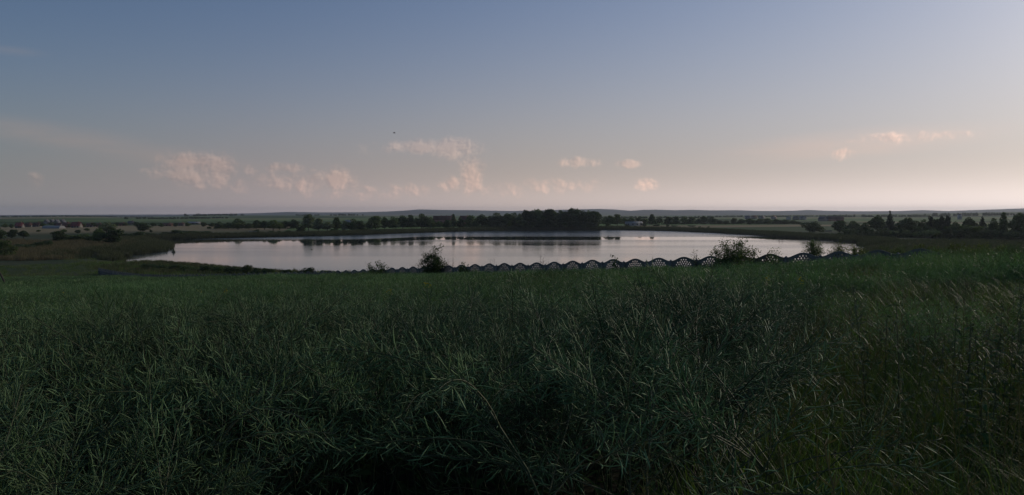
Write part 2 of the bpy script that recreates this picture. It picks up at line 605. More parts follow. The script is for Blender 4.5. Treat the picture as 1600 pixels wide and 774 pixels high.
M_pod = plain('rape_pods', (.082, .155, .060), 0.55, 0.35, 22.0, 0.2, 0.2, hue=(.20, .31, .135), objrand=0.35, drift=(.115, .155, .058))  # pale noise tone varies the pods and paints in their highlights
M_stem = plain('rape_stems', (.060, .105, .040), 0.6, 0.3, 3.0, 0.2, 0.1, hue=(.12, .12, .07), objrand=0.3)
M_leaf = plain('weed_leaves', (.055, .105, .036), 0.85, 0.3, 4.0, 0.08, 0.25)
M_grass = plain('grass_blades', (.085, .140, .036), 0.55, 0.3, 8.0, 0.25, 0.35, hue=(.14, .195, .055), drift=(.15, .145, .07))
M_straw = plain('dry_grass', (.11, .095, .045), 0.7, 0.3, 2.0, 0.2, 0.2)
M_reed = plain('reed', (.075, .10, .040), 0.7, 0.3, 1.0, 0.2, 0.2, hue=(.11, .10, .055))
M_reedbrown = plain('brown_reed', (.17, .135, .075), 0.75, 0.3, 1.0, 0.2, 0.2, hue=(.20, .165, .095))
M_yellow = plain('yellow_petals', (.45, .36, .03), 0.6, 0.2, 4.0, 0.2, 0.2)


def pod(mb, p, d, L, wd, k=3, seg=5, flat=False):
    """slim curved seed pod from p in direction d"""
    side = unit(np.cross(d, rng.normal(size=3)))
    bend = unit(np.cross(side, d)) * rng.uniform(-0.5, 0.55) * L + np.array([0, 0, rng.uniform(-.12, .35) * L])
    t = np.linspace(0, 1, seg)
    P = p + np.outer(t, d) * L + np.outer(t * t, bend)
    prof = np.interp(t, [0, .10, .3, .75, .88, 1], [.35, .55, 1, .95, .45, .15]) * wd
    if flat:
        mb.ribbon(P, prof * 1.5, side)
    else:
        mb.tube(P, prof * 0.62, k)


def raceme(mp, ms, p0, d0, L, npods, lod, wd):
    """branch tip carrying pods, spiral round a curving axis"""
    n = 8 if lod == 0 else 4
    t = np.linspace(0, 1, n)
    sag = np.array([rng.uniform(-.15, .15), rng.uniform(-.15, .15), rng.uniform(-.45, .05)]) * L
    P = p0 + np.outer(t, d0) * L + np.outer(t * t, sag)
    if lod == 0:
        ms.tube(P, np.linspace(.0022, .0011, n), 3)
    else:
        ms.ribbon(P, .004, unit(np.cross(d0, [0.3, .2, 1])))
    ph = rng.uniform(0, 6.28)
    for i in range(npods):
        u = 0.12 + 0.86 * (i + rng.uniform(0, .8)) / npods
        x = u * (n - 1)
        k = min(int(x), n - 2)
        q = P[k] * (1 - x + k) + P[k + 1] * (x - k)
        ax = unit(P[k + 1] - P[k])
        a = ph + i * 2.4
        e1 = unit(np.cross(ax, [0.2, 0.5, 0.84]))
        e2 = np.cross(ax, e1)
        out = e1 * math.cos(a) + e2 * math.sin(a)
        open_ = rng.uniform(.6, 1.45)
        d = unit(ax * math.cos(open_) + out * math.sin(open_))
        Lp = rng.uniform(.048, .074) * (1.0 - .35 * u ** 3)
        if lod == 0:
            ped = q + d * .018
            ms.ribbon(np.array([q, ped]), .0014, unit(np.cross(d, ax)))
            pod(mp, ped, unit(d + ax * .25), Lp, wd, 3, 5)
        else:
            pod(mp, q + d * .01, d, Lp * 1.15, wd * 1.1, flat=True, seg=4)


def leaf(mb, p, d, L, w, seg=5, serr=False):
    side = unit(np.cross(d, [rng.uniform(-.3, .3), rng.uniform(-.3, .3), 1]))
    t = np.linspace(0, 1, seg)
    P = p + np.outer(t, d) * L + np.outer(t * t, [0, 0, -1]) * L * rng.uniform(.15, .55)
    pr = np.interp(t, [0, .3, .65, 1], [.15, 1, .75, .03]) * w
    up = unit(np.cross(side, d))
    V = np.concatenate([P - side * pr[:, None] / 2 + up * pr[:, None] * .12, P, P + side * pr[:, None] / 2 + up * pr[:, None] * .12])
    i = np.arange(seg - 1)
    mb.add(V, Q=np.concatenate([np.stack([i, i + 1, i + 1 + seg, i + seg], -1), np.stack([i + seg, i + 1 + seg, i + 1 + 2 * seg, i + 2 * seg], -1)]))


def merge(name, parts):
    """several MBs with one material each into one mesh"""
    V, F3, F4, fm = [], [], [], []
    n = 0
    f3m, f4m = [], []
    mats = []
    for mi, (mb, m) in enumerate(parts):
        mats.append(m)
        if not mb.v:
            continue
        V.append(np.concatenate(mb.v))
        if mb.t:
            T = np.concatenate(mb.t) + n
            F3.append(T)
            f3m += [mi] * len(T)
        if mb.q:
            Q = np.concatenate(mb.q) + n
            F4.append(Q)
            f4m += [mi] * len(Q)
        n += len(V[-1])
    faces = ([np.concatenate(F3)] if F3 else []) + ([np.concatenate(F4)] if F4 else [])
    return mesh_np(name, np.concatenate(V), faces, mats, False, f3m + f4m)


def rape_plant(mp, ms, ml, base, H, lod, nb=6, npods=22, wd=.0048):
    lean = rng.normal(0, .13, 2)
    n = 7
    t = np.linspace(0, 1, n)
    P = base + np.stack([lean[0] * t ** 1.6 * H + .02 * np.sin(t * 9), lean[1] * t ** 1.6 * H + .02 * np.cos(t * 8), t * H * .78], -1)
    if lod == 0:
        ms.tube(P, np.linspace(.0065, .0028, n), 4)
    else:
        ms.ribbon(P[::2], .008, unit(np.array([rng.normal(), rng.normal(), 0])))
    raceme(mp, ms, P[-1], unit(P[-1] - P[-2]), H * rng.uniform(.26, .38), npods, lod, wd)
    for k in range(nb):
        u = rng.uniform(.60, .98)
        x = u * (n - 1)
        i = min(int(x), n - 2)
        q = P[i] * (1 - x + i) + P[i + 1] * (x - i)
        a = rng.uniform(0, 6.28)
        out = np.array([math.cos(a), math.sin(a), 0])
        d = unit(out * rng.uniform(.45, 1.0) + np.array([0, 0, rng.uniform(.55, 1.1)]))
        Lb = H * rng.uniform(.12, .34) * (1.25 - u * .5)
        m = np.linspace(0, 1, 4)
        B = q + np.outer(m, d) * Lb + np.outer(m ** 2, [out[0] * .15, out[1] * .15, rng.uniform(-.25, .1)]) * Lb
        if lod == 0:
            ms.tube(B, np.linspace(.0032, .002, 4), 3)
        else:
            ms.ribbon(B[::3], .005, unit(np.cross(d, out + .01)))
        raceme(mp, ms, B[-1], unit(B[-1] - B[-2]), H * rng.uniform(.2, .34), int(npods * rng.uniform(.6, 1.05)), lod, wd)
    if ml is not None:
        for k in range(5):
            a = rng.uniform(0, 6.28)
            d = unit(np.array([math.cos(a), math.sin(a), rng.uniform(-.2, .6)]))
            leaf(ml, P[min(n - 1, int(rng.uniform(1, 5)))], d, rng.uniform(.07, .16), rng.uniform(.025, .05))


near_src = []
for i in range(9):
    mp, ms, ml = MB(), MB(), MB()
    rape_plant(mp, ms, ml, np.zeros(3), 1.18 * rng.uniform(.9, 1.1), 0, nb=rng.integers(6, 9), npods=32, wd=.0031)
    near_src.append(merge('rape_plant', [(mp, M_pod), (ms, M_stem), (ml, M_leaf)]))
mid_src = []
for i in range(5):
    mp, ms = MB(), MB()
    for k in range(20):
        rape_plant(mp, ms, None, np.array([rng.uniform(-.5, .5), rng.uniform(-.5, .5), 0]), 1.16 * rng.uniform(.85, 1.12), 1, nb=6, npods=19, wd=.0032)
    mid_src.append(merge('rape_patch', [(mp, M_pod), (ms, M_stem)]))


def far_patch(n, s, H, wd, Lp, npod):
    """coarse patch: tops of the canopy only"""
    mp = MB()
    for k in range(n):
        b = np.array([rng.uniform(-s, s) / 2, rng.uniform(-s, s) / 2, 0])
        top = b + np.array([rng.normal(0, .1), rng.normal(0, .1), H * rng.uniform(.82, 1.1)])
        mp.ribbon(np.array([b + [0, 0, H * .4], top]), wd * .8, unit(np.array([rng.normal(), rng.normal(), 0])))
        for j in range(npod):
            q = top - np.array([0, 0, rng.uniform(0, .42)]) + np.append(rng.normal(0, .10, 2), 0)
            d = unit(rng.normal(size=3) + [0, 0, .6])
            pod(mp, q, d, Lp, wd, flat=True, seg=3)
    return merge('far_rape', [(mp, M_pod)])


far_src = [far_patch(75, 2.0, 1.12, .009, .13, 18) for _ in range(4)]
xfar_src = [far_patch(150, 4.0, 1.12, .022, .24, 14) for _ in range(3)]

# fence line in plan: X = X0 + a t, Y = Y0 + b t
FA, FB = unit(np.array([1.06, -1.37]))
FX0, FY0 = 0.0, 63.0


def fence_side(X, Y):
    """>0 on the camera side of the fence"""
    return (X - FX0) * FB - (Y - FY0) * FA


def grassy(X, Y):
    """weight of the weedy verge on the right instead of the crop"""
    edge = -0.12 + 0.295 * Y + 0.9 * wob(X, Y, 5, 21) * np.clip(Y / 8, .25, 1.6)
    return np.clip((X - edge) / (0.25 + 0.06 * Y) + .5, 0, 1)


def in_gap(X, Y):
    u = X / np.maximum(Y, .01)
    r = np.hypot(X, Y)
    lim = np.interp(u, [-.8, -.5, -.40, -.34, -.22, -.10, 0.0, .08, .2, .8], [2.2, 2.1, 2.4, 3.3, 3.7, 3.5, 3.4, 2.8, 2.6, 2.3])
    return r < lim + .12 * np.sin(u * 37)


def polar(n, r0, r1, a0=-50, a1=50):
    r = np.sqrt(rng.uniform(r0 * r0, r1 * r1, n))
    a = np.radians(rng.uniform(a0, a1, n))
    return r * np.sin(a), r * np.cos(a)


def npts(dens_, r0, r1, a=100):
    return int(dens_ * math.pi * (r1 * r1 - r0 * r0) * a / 360)


def do_scatter(name, X, Y, sources, s0, s1, tilt=.08, dz=0.0, parent=None):
    n = len(X)
    pts = np.stack([X, Y, height(X, Y) + dz], -1)
    rot = np.stack([rng.normal(0, tilt, n), rng.normal(0, tilt, n), rng.uniform(0, 6.28, n)], -1)
    return scatter(name, pts, rot, rng.uniform(s0, s1, n) * (1 + .13 * wob(X, Y, 7, 41) + .06 * wob(X, Y, 2.3, 42)), rng.integers(0, len(sources), n), sources, parent)


XS, YS = [], []
# near plants one by one
X, Y = polar(npts(26, 1.2, 8.5), 1.2, 8.5, -50, 50)
ok = (~in_gap(X, Y)) & (rng.uniform(size=len(X)) > grassy(X, Y) * 1.0)
rape = do_scatter('rapeseed_crop', X[ok], Y[ok], near_src, .98, 1.15, .085)
tag(rape, 'grey green rapeseed plants full of thin seed pods in the nearest foreground', 'crop', kind='stuff')
X, Y = polar(npts(1.5, 8.3, 24), 8.3, 24)
ok = rng.uniform(size=len(X)) > grassy(X, Y) * .92
rape2 = do_scatter('rapeseed_crop', X[ok], Y[ok], mid_src, .92, 1.08, .03)
tag(rape2, 'grey green rapeseed canopy in the middle of the field', 'crop', kind='stuff')
X, Y = polar(npts(.50, 23.5, 70), 23.5, 70)
ok = (fence_side(X, Y) > 1.2) & (rng.uniform(size=len(X)) > grassy(X, Y) * .5)
rape3 = do_scatter('rapeseed_crop', X[ok], Y[ok], far_src, .92, 1.1, .03)
tag(rape3, 'smooth green rapeseed canopy running up to the concrete fence', 'crop', kind='stuff')
X, Y = polar(npts(.13, 69, 215, 50), 69, 215, -50, 0)
ok = (fence_side(X, Y) > 3.2) & (Y < 172)
rape4 = do_scatter('rapeseed_crop', X[ok], Y[ok], xfar_src, .92, 1.1, .02)
tag(rape4, 'pale green strip of rapeseed at the far left end of the field', 'crop', kind='stuff')


# grass and weeds of the verge
def grass_tuft(n, H, spread, w, seed_heads=0, droop=.5):
    g, st = MB(), MB()
    for k in range(n):
        a = rng.uniform(0, 6.28)
        b = np.append(rng.normal(0, spread, 2), 0)
        h = H * rng.uniform(.55, 1.1)
        out = np.array([math.cos(a), math.sin(a), 0])
        t = np.linspace(0, 1, 7)
        P = b + np.outer(t * h * rng.uniform(.1, .35), out) + np.outer(t - rng.uniform(.05, droop) * t ** 3, [0, 0, h]) + np.outer(t ** 3, out) * h * rng.uniform(.05, droop)
        g.ribbon(P, np.interp(t, [0, .3, 1], [w * .7, w, w * .05]), unit(np.cross(out, [0, 0, 1]) + rng.normal(0, .3, 3)))
    for k in range(seed_heads):
        a = rng.uniform(0, 6.28)
        b = np.append(rng.normal(0, spread, 2), 0)
        h = H * rng.uniform(1.0, 1.3)
        out = np.array([math.cos(a), math.sin(a), 0])
        t = np.linspace(0, 1, 6)
        P = b + np.outer(t, [0, 0, h]) + np.outer(t ** 2, out) * h * .15
        st.ribbon(P, .0022, unit(np.cross(out, [0, 0, 1])))
        for j in range(12):
            u = rng.uniform(.78, 1)
            q = b + np.array([0, 0, h * u]) + out * h * .15 * u * u
            d = unit(rng.normal(size=3) * .6 + [0, 0, 1])
            st.ribbon(np.array([q, q + d * .02, q + d * .035]), [.001, .004, .0005], unit(np.cross(d, [1, .3, .2])))
    return merge('grass_tuft', [(g, M_grass), (st, M_straw)])


tufts = [grass_tuft(46, .85, .07, .008, 1) for _ in range(4)] + [grass_tuft(30, .60, .10, .010, 0, .8) for _ in range(2)]
X, Y = polar(npts(40, 1.9, 9, 60), 1.9, 9, -8, 52)
ok = rng.uniform(size=len(X)) < grassy(X, Y)
g1 = do_scatter('tall_grass', X[ok], Y[ok], tufts, .75, 1.15, .15)
tag(g1, 'fresh green long bladed grass at the lower right of the field', 'grass', kind='stuff')
mtufts = []
for _ in range(4):
    g, st = MB(), MB()
    for k in range(190):
        a = rng.uniform(0, 6.28)
        b = np.append(rng.uniform(-.5, .5, 2), 0)
        h = .95 * rng.uniform(.5, 1.15)
        out = np.array([math.cos(a), math.sin(a), 0])
        t = np.array([0, .5, .8, 1])
        P = b + np.outer(t * h * .25, out) + np.outer(t - .25 * t ** 3, [0, 0, h]) + np.outer(t ** 3, out) * h * .25
        (g if k % 5 else st).ribbon(P, np.array([.8, 1, .6, .1]) * .0085, unit(np.cross(out, [0, 0, 1])))
    mtufts.append(merge('meadow_patch', [(g, M_grass), (st, M_straw)]))
X, Y = polar(npts(1.8, 8.5, 34, 60), 8.5, 34, -8, 52)
ok = rng.uniform(size=len(X)) < grassy(X, Y) * .95
g2 = do_scatter('tall_grass', X[ok], Y[ok], mtufts, .85, 1.3, .05)
X3, Y3 = polar(npts(.9, 33, 62, 40), 33, 62, -4, 48)
ok3 = (rng.uniform(size=len(X3)) < grassy(X3, Y3) * .95) & (fence_side(X3, Y3) > 1.0)
g3 = do_scatter('tall_grass', X3[ok3], Y3[ok3], mtufts, 1.2, 1.5, .05)
tag(g3, 'tall meadow grass against the right part of the concrete fence', 'grass', kind='stuff')
tag(g2, 'mixed green and reddish meadow grass on the right half of the slope', 'grass', kind='stuff')


def nettle():
    s_, l_ = MB(), MB()
    H = rng.uniform(.95, 1.35)
    lean = rng.normal(0, .08, 2)
    t = np.linspace(0, 1, 6)
    P = np.stack([lean[0] * t * t, lean[1] * t * t, t * H], -1)
    s_.tube(P, np.linspace(.005, .002, 6), 4)
    for k in range(13):
        u = .15 + .83 * k / 12
        q = np.array([lean[0] * u * u, lean[1] * u * u, u * H])
        a0 = k * 1.57 + rng.normal(0, .2)
        for s in (0, math.pi):
            d = unit(np.array([math.cos(a0 + s), math.sin(a0 + s), .25]))
            leaf(l_, q, d, (.13 - .07 * u) * rng.uniform(.8, 1.2), (.055 - .028 * u))
            if u > .45:
                for j in range(2):
                    dd = unit(d + rng.normal(0, .4, 3) + [0, 0, -.3])
                    s_.ribbon(np.array([q, q + dd * .035, q + dd * .06 + [0, 0, -.02]]), .006, unit(np.cross(dd, [0, .3, 1])))
    return merge('nettle', [(s_, M_stem), (l_, M_leaf)])


nets = [nettle() for _ in range(6)]
X, Y = polar(npts(34, 3.6, 10, 26), 3.6, 10, 22, 48)
m = np.clip(wob(X, Y, 4, 33) * 2 + .1, 0, 1) * np.interp(X / Y, [.42, .5, .9], [0, 1, 1]) * np.interp(Y, [3, 4.5], [0.2, 1])
ok = rng.uniform(size=len(X)) < m
nt_ = do_scatter('nettles', X[ok], Y[ok], nets, .85, 1.1, .06)
tag(nt_, 'dark green stinging nettles standing in the grass at the right', 'nettles', kind='stuff')
# low leafy weeds on the floor of the gap in the crop
weeds = []
for _ in range(4):
    l_, s_ = MB(), MB()
    for k in range(16):
        a = rng.uniform(0, 6.28)
        hh = rng.uniform(.05, .5)
        b = np.append(rng.normal(0, .12, 2), hh)
        s_.ribbon(np.array([[b[0] * .3, b[1] * .3, 0], b]), .004, np.array([math.cos(a), math.sin(a), 0]))
        leaf(l_, b, unit(np.array([math.cos(a), math.sin(a), .5])), rng.uniform(.06, .15), rng.uniform(.025, .06))
    weeds.append(merge('weed', [(s_, M_stem), (l_, M_leaf)]))
X, Y = polar(900, .9, 3.4, -40, 30)
lw = do_scatter('low_weeds', X, Y, weeds, .6, 1.3, .1)
tag(lw, 'low leafy weeds under the bent crop in the dark gap', 'weeds', kind='stuff')
# a few late yellow blossoms
fl = []
for _ in range(2):
    y_, s_ = MB(), MB()
    for k in range(9):
        d = unit(rng.normal(size=3) + [0, 0, 1.2])
        q = np.array([0, 0, 1.22]) + rng.normal(0, .03, 3)
        s_.ribbon(np.array([[0, 0, 1.0], q]), .003, np.array([1, 0, 0]))
        for j in range(4):
            a = j * 1.57 + k
            e1 = unit(np.cross(d, [.3, .9, .1]))
            e2 = np.cross(d, e1)
            dd = e1 * math.cos(a) + e2 * math.sin(a)
            y_.ribbon(np.array([q, q + dd * .010, q + dd * .018]), [.004, .014, .008], unit(np.cross(dd, d)))
    fl.append(merge('blossom', [(y_, M_yellow), (s_, M_stem)]))
fp = [(310, 456, 1), (355, 462, 1), (662, 420, 1), (430, 447, 1), (1255, 464, 1), (1190, 470, 1), (610, 470, 1), (100, 463, 1)]
X, Y = [], []
for px, py, _ in fp:
    d = ray(px, py)
    yy = np.linspace(13, 170, 4000)
    k = np.argmax(EYE + d[2] * yy < height(d[0] * yy, yy) + 1.22)
    X.append(d[0] * yy[k])
    Y.append(yy[k])
X, Y = np.array(X), np.array(Y)
blo = do_scatter('yellow_blossoms', X, Y, fl, 1.0, 1.12, .05)
tag(blo, 'few late yellow rape blossoms dotted over the green canopy', 'blossoms', kind='stuff')


# ------------------------------------------------------------------ reeds round the lake
def reed_tuft(n, H, s, w, m):
    g = MB()
    for k in range(n):
        a = rng.uniform(0, 6.28)
        b = np.append(rng.uniform(-s, s, 2) / 2, -.3)
        out = np.array([math.cos(a), math.sin(a), 0])
        h = H * rng.uniform(.75, 1.08)
        t = np.array([0, .6, 1])
        P = b + np.outer(t, [0, 0, h]) + np.outer(t ** 2, out) * h * .12
        g.ribbon(P, np.array([.8, 1, .25]) * w, unit(np.array([rng.normal(), rng.normal(), 0])))
    return merge('reed_tuft', [(g, m)])


def along(poly, i0, i1, n, d0, d1):
    """random points beside lake edges i0..i1, d0..d1 metres outside the water"""
    seg = np.array([np.linalg.norm(poly[(i + 1) % len(poly)] - poly[i]) for i in range(i0, i1)])
    c = rng.choice(np.arange(i0, i1), n, p=seg / seg.sum())
    t = rng.uniform(size=n)
    P = poly[c] * (1 - t)[:, None] + poly[(c + 1) % len(poly)] * t[:, None]
    ang_ = rng.uniform(0, 6.28, n)
    P = P + np.stack([np.cos(ang_), np.sin(ang_)], -1) * (rng.uniform(0, 1, n) ** .7 * d1)[:, None]
    s = sdist(P[:, 0], P[:, 1], lake)
    ok = (s > d0 + 2.2 * wob(P[:, 0], P[:, 1], 28, 77)) & (s < d1)
    return P[ok, 0], P[ok, 1]


reedA = [reed_tuft(26, 2.4, 1.6, .07, M_reed) for _ in range(4)]
reedB = [reed_tuft(26, 2.0, 1.8, .06, M_reedbrown) for _ in range(4)]
X, Y = along(lake, 9, 31, 26000, -2.5, 17)
rd = do_scatter('reeds', X, Y, reedA, .75, 1.1, .03)
tag(rd, 'dark green reed belt lining the far and right shore of the lake', 'reeds', kind='stuff')
X, Y = along(lake, 0, 9, 5000, -2, 26)
ok = (sdist(X, Y, pond) > .5) & (Y > 268) & ((X < -146) | (sdist(X, Y, lake) < 7))
rd2 = do_scatter('reeds', X[ok], Y[ok], reedA, .7, 1.0, .03)
tag(rd2, 'reed covered spit reaching into the lake at the left', 'reeds', kind='stuff')
X, Y = rng.uniform(-290, -110, 16000), rng.uniform(235, 440, 16000)
u = X / Y
ok = (sdist(X, Y, lake) > 14) & (sdist(X, Y, pond) > 2) & (Y > 255 + 10 * wob(X, Y, 40, 2)) & (Y < 415 + 30 * wob(X, Y, 60, 6)) & (u > -.66)
rd3 = do_scatter('reeds', X[ok], Y[ok], reedB, .6, 1.1, .03)
tag(rd3, 'brown reed marsh beyond the fence at the left', 'reeds', kind='stuff')
X, Y = along(lake, 31, len(lake) - 1, 9000, .5, 14)
X2, Y2 = rng.uniform(-120, -40, 2200), rng.uniform(195, 262, 2200)
X, Y = np.append(X, X2), np.append(Y, Y2)
ok = (sdist(X, Y, lake) > .3) & (fence_side(X, Y) < -3)
rd4 = do_scatter('reeds', X[ok], Y[ok], reedA + reedB[:2], .25, .55, .03)
tag(rd4, 'weeds and low reeds on the near bank between fence and water', 'reeds', kind='stuff')
X, Y = rng.uniform(120, 380, 9000), rng.uniform(270, 440, 9000)
ok = (sdist(X, Y, lake) > 8) & (X / Y < .74)
rd5 = do_scatter('reeds', X[ok], Y[ok], reedA + reedB[:1], .5, .85, .03)
tag(rd5, 'dull green reed meadow below the trees at the right', 'reeds', kind='stuff')
# rough meadow beyond the fence
X, Y = rng.uniform(-330, 260, 16000), rng.uniform(60, 330, 16000)
ok = (fence_side(X, Y) < -2) & (sdist(X, Y, lake) > 6) & (np.abs(X / Y) < .8)
rough_src = [reed_tuft(26, 1.15, 2.6, .05, M_grass) for _ in range(3)]
rm = do_scatter('rough_grass', X[ok], Y[ok], rough_src, .6, 1.1, .05)
tag(rm, 'rough grass strip between the concrete fence and the lake', 'grass', kind='stuff')

# ------------------------------------------------------------------ trees
M_bark = plain('bark', (.07, .055, .042), 0.9, .3, 3.0)
CROWN = {'dark': plain('dark_foliage', (.055, .090, .032), .7, .35, 4.0, .2, .25, hue=(.09, .13, .045)),
         'mid': plain('green_foliage', (.09, .135, .048), .7, .35, 4.0, .2, .3, hue=(.14, .185, .065)),
         'pale': plain('grey_green_foliage', (.15, .18, .10), .7, .3, 4.0, .2, .3, hue=(.19, .215, .12)),
         'yellow': plain('yellow_green_foliage', (.085, .125, .022), .6, .3, 4.0, .3, .35, hue=(.15, .17, .03)),
         'conifer': plain('needle_foliage', (.032, .052, .026), .7, .3, 4.0, .2, .1)}


def crown_mesh(shape, n, seed, m, leafs=.05):
    """foliage of a tree with height 1 and spread 1, made of leaf clumps on lobes"""
    r = np.random.default_rng(seed)
    lobes = []
    if shape == 'round':
        for k in range(13):
            z = r.uniform(.20, .84)
            a = r.uniform(0, 6.28)
            rr = r.uniform(.05, .33) * (1 - abs(z - .55) * 1.1)
            lobes.append((rr * math.cos(a), rr * math.sin(a), z, r.uniform(.13, .22), r.uniform(.10, .16)))
        lobes += [(0, 0, .5, .27, .34), (0, 0, .84, .14, .12)]
    elif shape == 'tall':
        for k in range(14):
            z = .22 + .68 * k / 13
            a = k * 2.4
            rr = r.uniform(.08, .30) * (1.1 - z * .7)
            lobes.append((rr * math.cos(a), rr * math.sin(a), z, r.uniform(.15, .25) * (1.2 - z * .5), r.uniform(.07, .12)))
        lobes += [(0, 0, .5, .25, .3), (0, 0, .90, .13, .09)]
    elif shape == 'conifer':
        for k in range(15):
            z = .12 + .84 * k / 14
            lobes.append((0, 0, z, .47 * (1.03 - z) * r.uniform(.75, 1.1) + .02, .045))
        for k in range(14):
            z = r.uniform(.12, .8)
            a = r.uniform(0, 6.28)
            rr = .40 * (1 - z)
            lobes.append((rr * math.cos(a), rr * math.sin(a), z, .12 * (1.2 - z), .03))
    else:  # shrub, leafy to the ground
        for k in range(12):
            z = r.uniform(.12, .80)
            a = r.uniform(0, 6.28)
            rr = r.uniform(.05, .36) * (1 - max(0, z - .45) * 1.2)
            lobes.append((rr * math.cos(a), rr * math.sin(a), z, r.uniform(.12, .21), r.uniform(.11, .19)))
        lobes += [(0, 0, .38, .33, .33)]
    lobes = np.array(lobes)
    wgt = lobes[:, 3] ** 1.5
    c = r.choice(len(lobes), n, p=wgt / wgt.sum())
    d = r.normal(size=(n, 3))
    d /= np.linalg.norm(d, axis=1)[:, None]
    sh = r.uniform(.45, 1.12, n) ** .6
    P = lobes[c, :3] + d * sh[:, None] * np.stack([lobes[c, 3], lobes[c, 3], lobes[c, 4]], -1)
    ok = P[:, 2] > .02
    P, d = P[ok], d[ok]
    n = len(P)
    nrm = d + r.normal(0, .55, (n, 3))
    nrm /= np.linalg.norm(nrm, axis=1)[:, None]
    e1 = np.cross(nrm, r.normal(size=(n, 3)))
    e1 /= np.linalg.norm(e1, axis=1)[:, None]
    e2 = np.cross(nrm, e1)
    s = r.uniform(.5, 1.2, n)[:, None] * leafs
    V = np.stack([P - e1 * s, P + e2 * s * .55, P + e1 * s, P - e2 * s * .55], 1).reshape(-1, 3)
    q = np.arange(n * 4).reshape(n, 4)
    return mesh_np('crown', V, [q], [CROWN[m]])


def trunk_mesh(shape, seed):
    r = np.random.default_rng(seed + 50)
    mb = MB()
    top = {'round': .72, 'tall': .9, 'conifer': .97}.get(shape, .6)
    n = 6
    t = np.linspace(0, 1, n)
    if shape != 'shrub':
        mb.tube(np.stack([.015 * np.sin(t * 5), .015 * np.cos(t * 4), t * top - .02], -1), np.linspace(.022, .004, n), 6)
    for k in range(6 if shape != 'conifer' else 0):
        a = k * 1.05 + r.uniform(0, .6)
        z0 = r.uniform(.15, .5) if shape != 'shrub' else 0
        L = r.uniform(.25, .4)
        t = np.linspace(0, 1, 4)
        mb.tube(np.stack([math.cos(a) * L * t, math.sin(a) * L * t, z0 + t * L * (1.1 if shape != 'shrub' else 1.8)], -1), np.linspace(.010, .003, 4), 4)
    return mb.mesh('trunk', [M_bark])


CM, TM = {}, {}


def crown_of(shape, m, var, big=False):
    k = (shape, m, var, big)
    if k not in CM:
        n = {'round': 2600, 'tall': 2600, 'conifer': 2600}.get(shape, 2200) * (5 if big else 1)
        CM[k] = crown_mesh(shape, n, 100 + var * 7 + len(shape), m, .042 if not big else .020)
    return CM[k]


def trunk_of(shape, var):
    k = (shape, var)
    if k not in TM:
        TM[k] = trunk_mesh(shape, var)
    return TM[k]


def tree(name, loc, H, Wd, shape, m, label, group, cat=None, big=False, var=None):
    var = random.randrange(3) if var is None else var
    t = empty(name, loc, random.uniform(0, 6.28), (Wd, Wd * random.uniform(.85, 1.1), H))
    link('crown', crown_of(shape, m, var, big), t)
    link('trunk' if shape != 'shrub' else 'branches', trunk_of(shape, var), t)
    tag(t, label, cat or ('tree' if shape != 'shrub' else 'bush'), group)
    return t


def tree_px(px, ytop, ybase, wpx, shape, m, label, group, dist=None, name=None, **kw):
    if dist is None:
        x, y, z = cast(px, ybase)
    else:
        y = dist
        x = (px - 800) / F * y
        z = max(h1(x, y), 0)
    zt = EYE + ray(px, ytop)[2] * y
    nm = name or {'round': 'broadleaf_tree', 'tall': 'poplar_tree', 'conifer': 'spruce_tree', 'shrub': 'bush'}[shape]
    return tree(nm, (x, y, z - .05), max(zt - z, .5), wpx * y / F * 1.55, shape, m, label, group, **kw)


exec_trees = True
# belt along the far shore, left of the dense stand (px, top, base, width, shape, tone)
ORD = ('first second third fourth fifth sixth seventh eighth ninth tenth eleventh twelfth thirteenth fourteenth fifteenth sixteenth seventeenth eighteenth nineteenth twentieth '
       'twenty-first twenty-second twenty-third twenty-fourth twenty-fifth twenty-sixth twenty-seventh twenty-eighth twenty-ninth thirtieth thirty-first thirty-second thirty-third '
       'thirty-fourth thirty-fifth thirty-sixth thirty-seventh thirty-eighth thirty-ninth').split()
beltL = [(343, 346, 358, 16, 'round', 'dark'), (357, 347, 358.5, 14, 'round', 'dark'), (372, 341, 359, 23, 'round', 'mid'), (389, 348, 359, 15, 'round', 'mid'),
         (401, 344, 358, 14, 'tall', 'dark'), (413, 344, 359.5, 16, 'round', 'dark'), (427, 343, 360.5, 24, 'round', 'mid'), (437, 347, 360, 12, 'round', 'mid'),
         (446, 344.5, 357.5, 15, 'round', 'dark'), (459, 342.5, 357.5, 20, 'round', 'dark'), (471, 350, 363, 13, 'shrub', 'dark'), (482, 334.5, 361, 20, 'tall', 'pale'),
         (498, 341, 362, 17, 'tall', 'pale'), (512, 346, 362, 20, 'round', 'pale'), (527, 339.5, 361.5, 16, 'tall', 'mid'), (539, 345, 362, 12, 'tall', 'pale'),
         (552, 341, 362, 21, 'round', 'mid'), (565, 344, 362, 15, 'round', 'dark'), (578, 341, 360, 12, 'round', 'dark'), (587, 336.5, 359, 20, 'round', 'mid'),
         (601, 338, 358.5, 15, 'round', 'mid'), (614, 337.5, 358.5, 18, 'round', 'mid'), (629, 335.5, 358, 21, 'round', 'mid'), (642, 335.5, 358, 12, 'tall', 'mid'),
         (659, 333, 358, 24, 'round', 'mid'), (673, 338.5, 358, 15, 'round', 'mid'), (686, 345, 357.5, 14, 'round', 'mid'), (699, 343, 357.5, 14, 'round', 'dark'),
         (709, 334.5, 357, 8, 'tall', 'pale'), (719, 339.5, 357, 14, 'round', 'dark'), (734, 335.5, 357, 14, 'round', 'mid'), (743, 341, 357, 10, 'round', 'dark'),
         (753, 334, 356.5, 24, 'round', 'mid'), (765, 336.5, 356.5, 14, 'round', 'mid'), (776, 331.5, 356.5, 27, 'round', 'pale'), (792, 332.5, 356.5, 24, 'round', 'mid'),
         (804, 331.5, 356, 20, 'round', 'dark')]
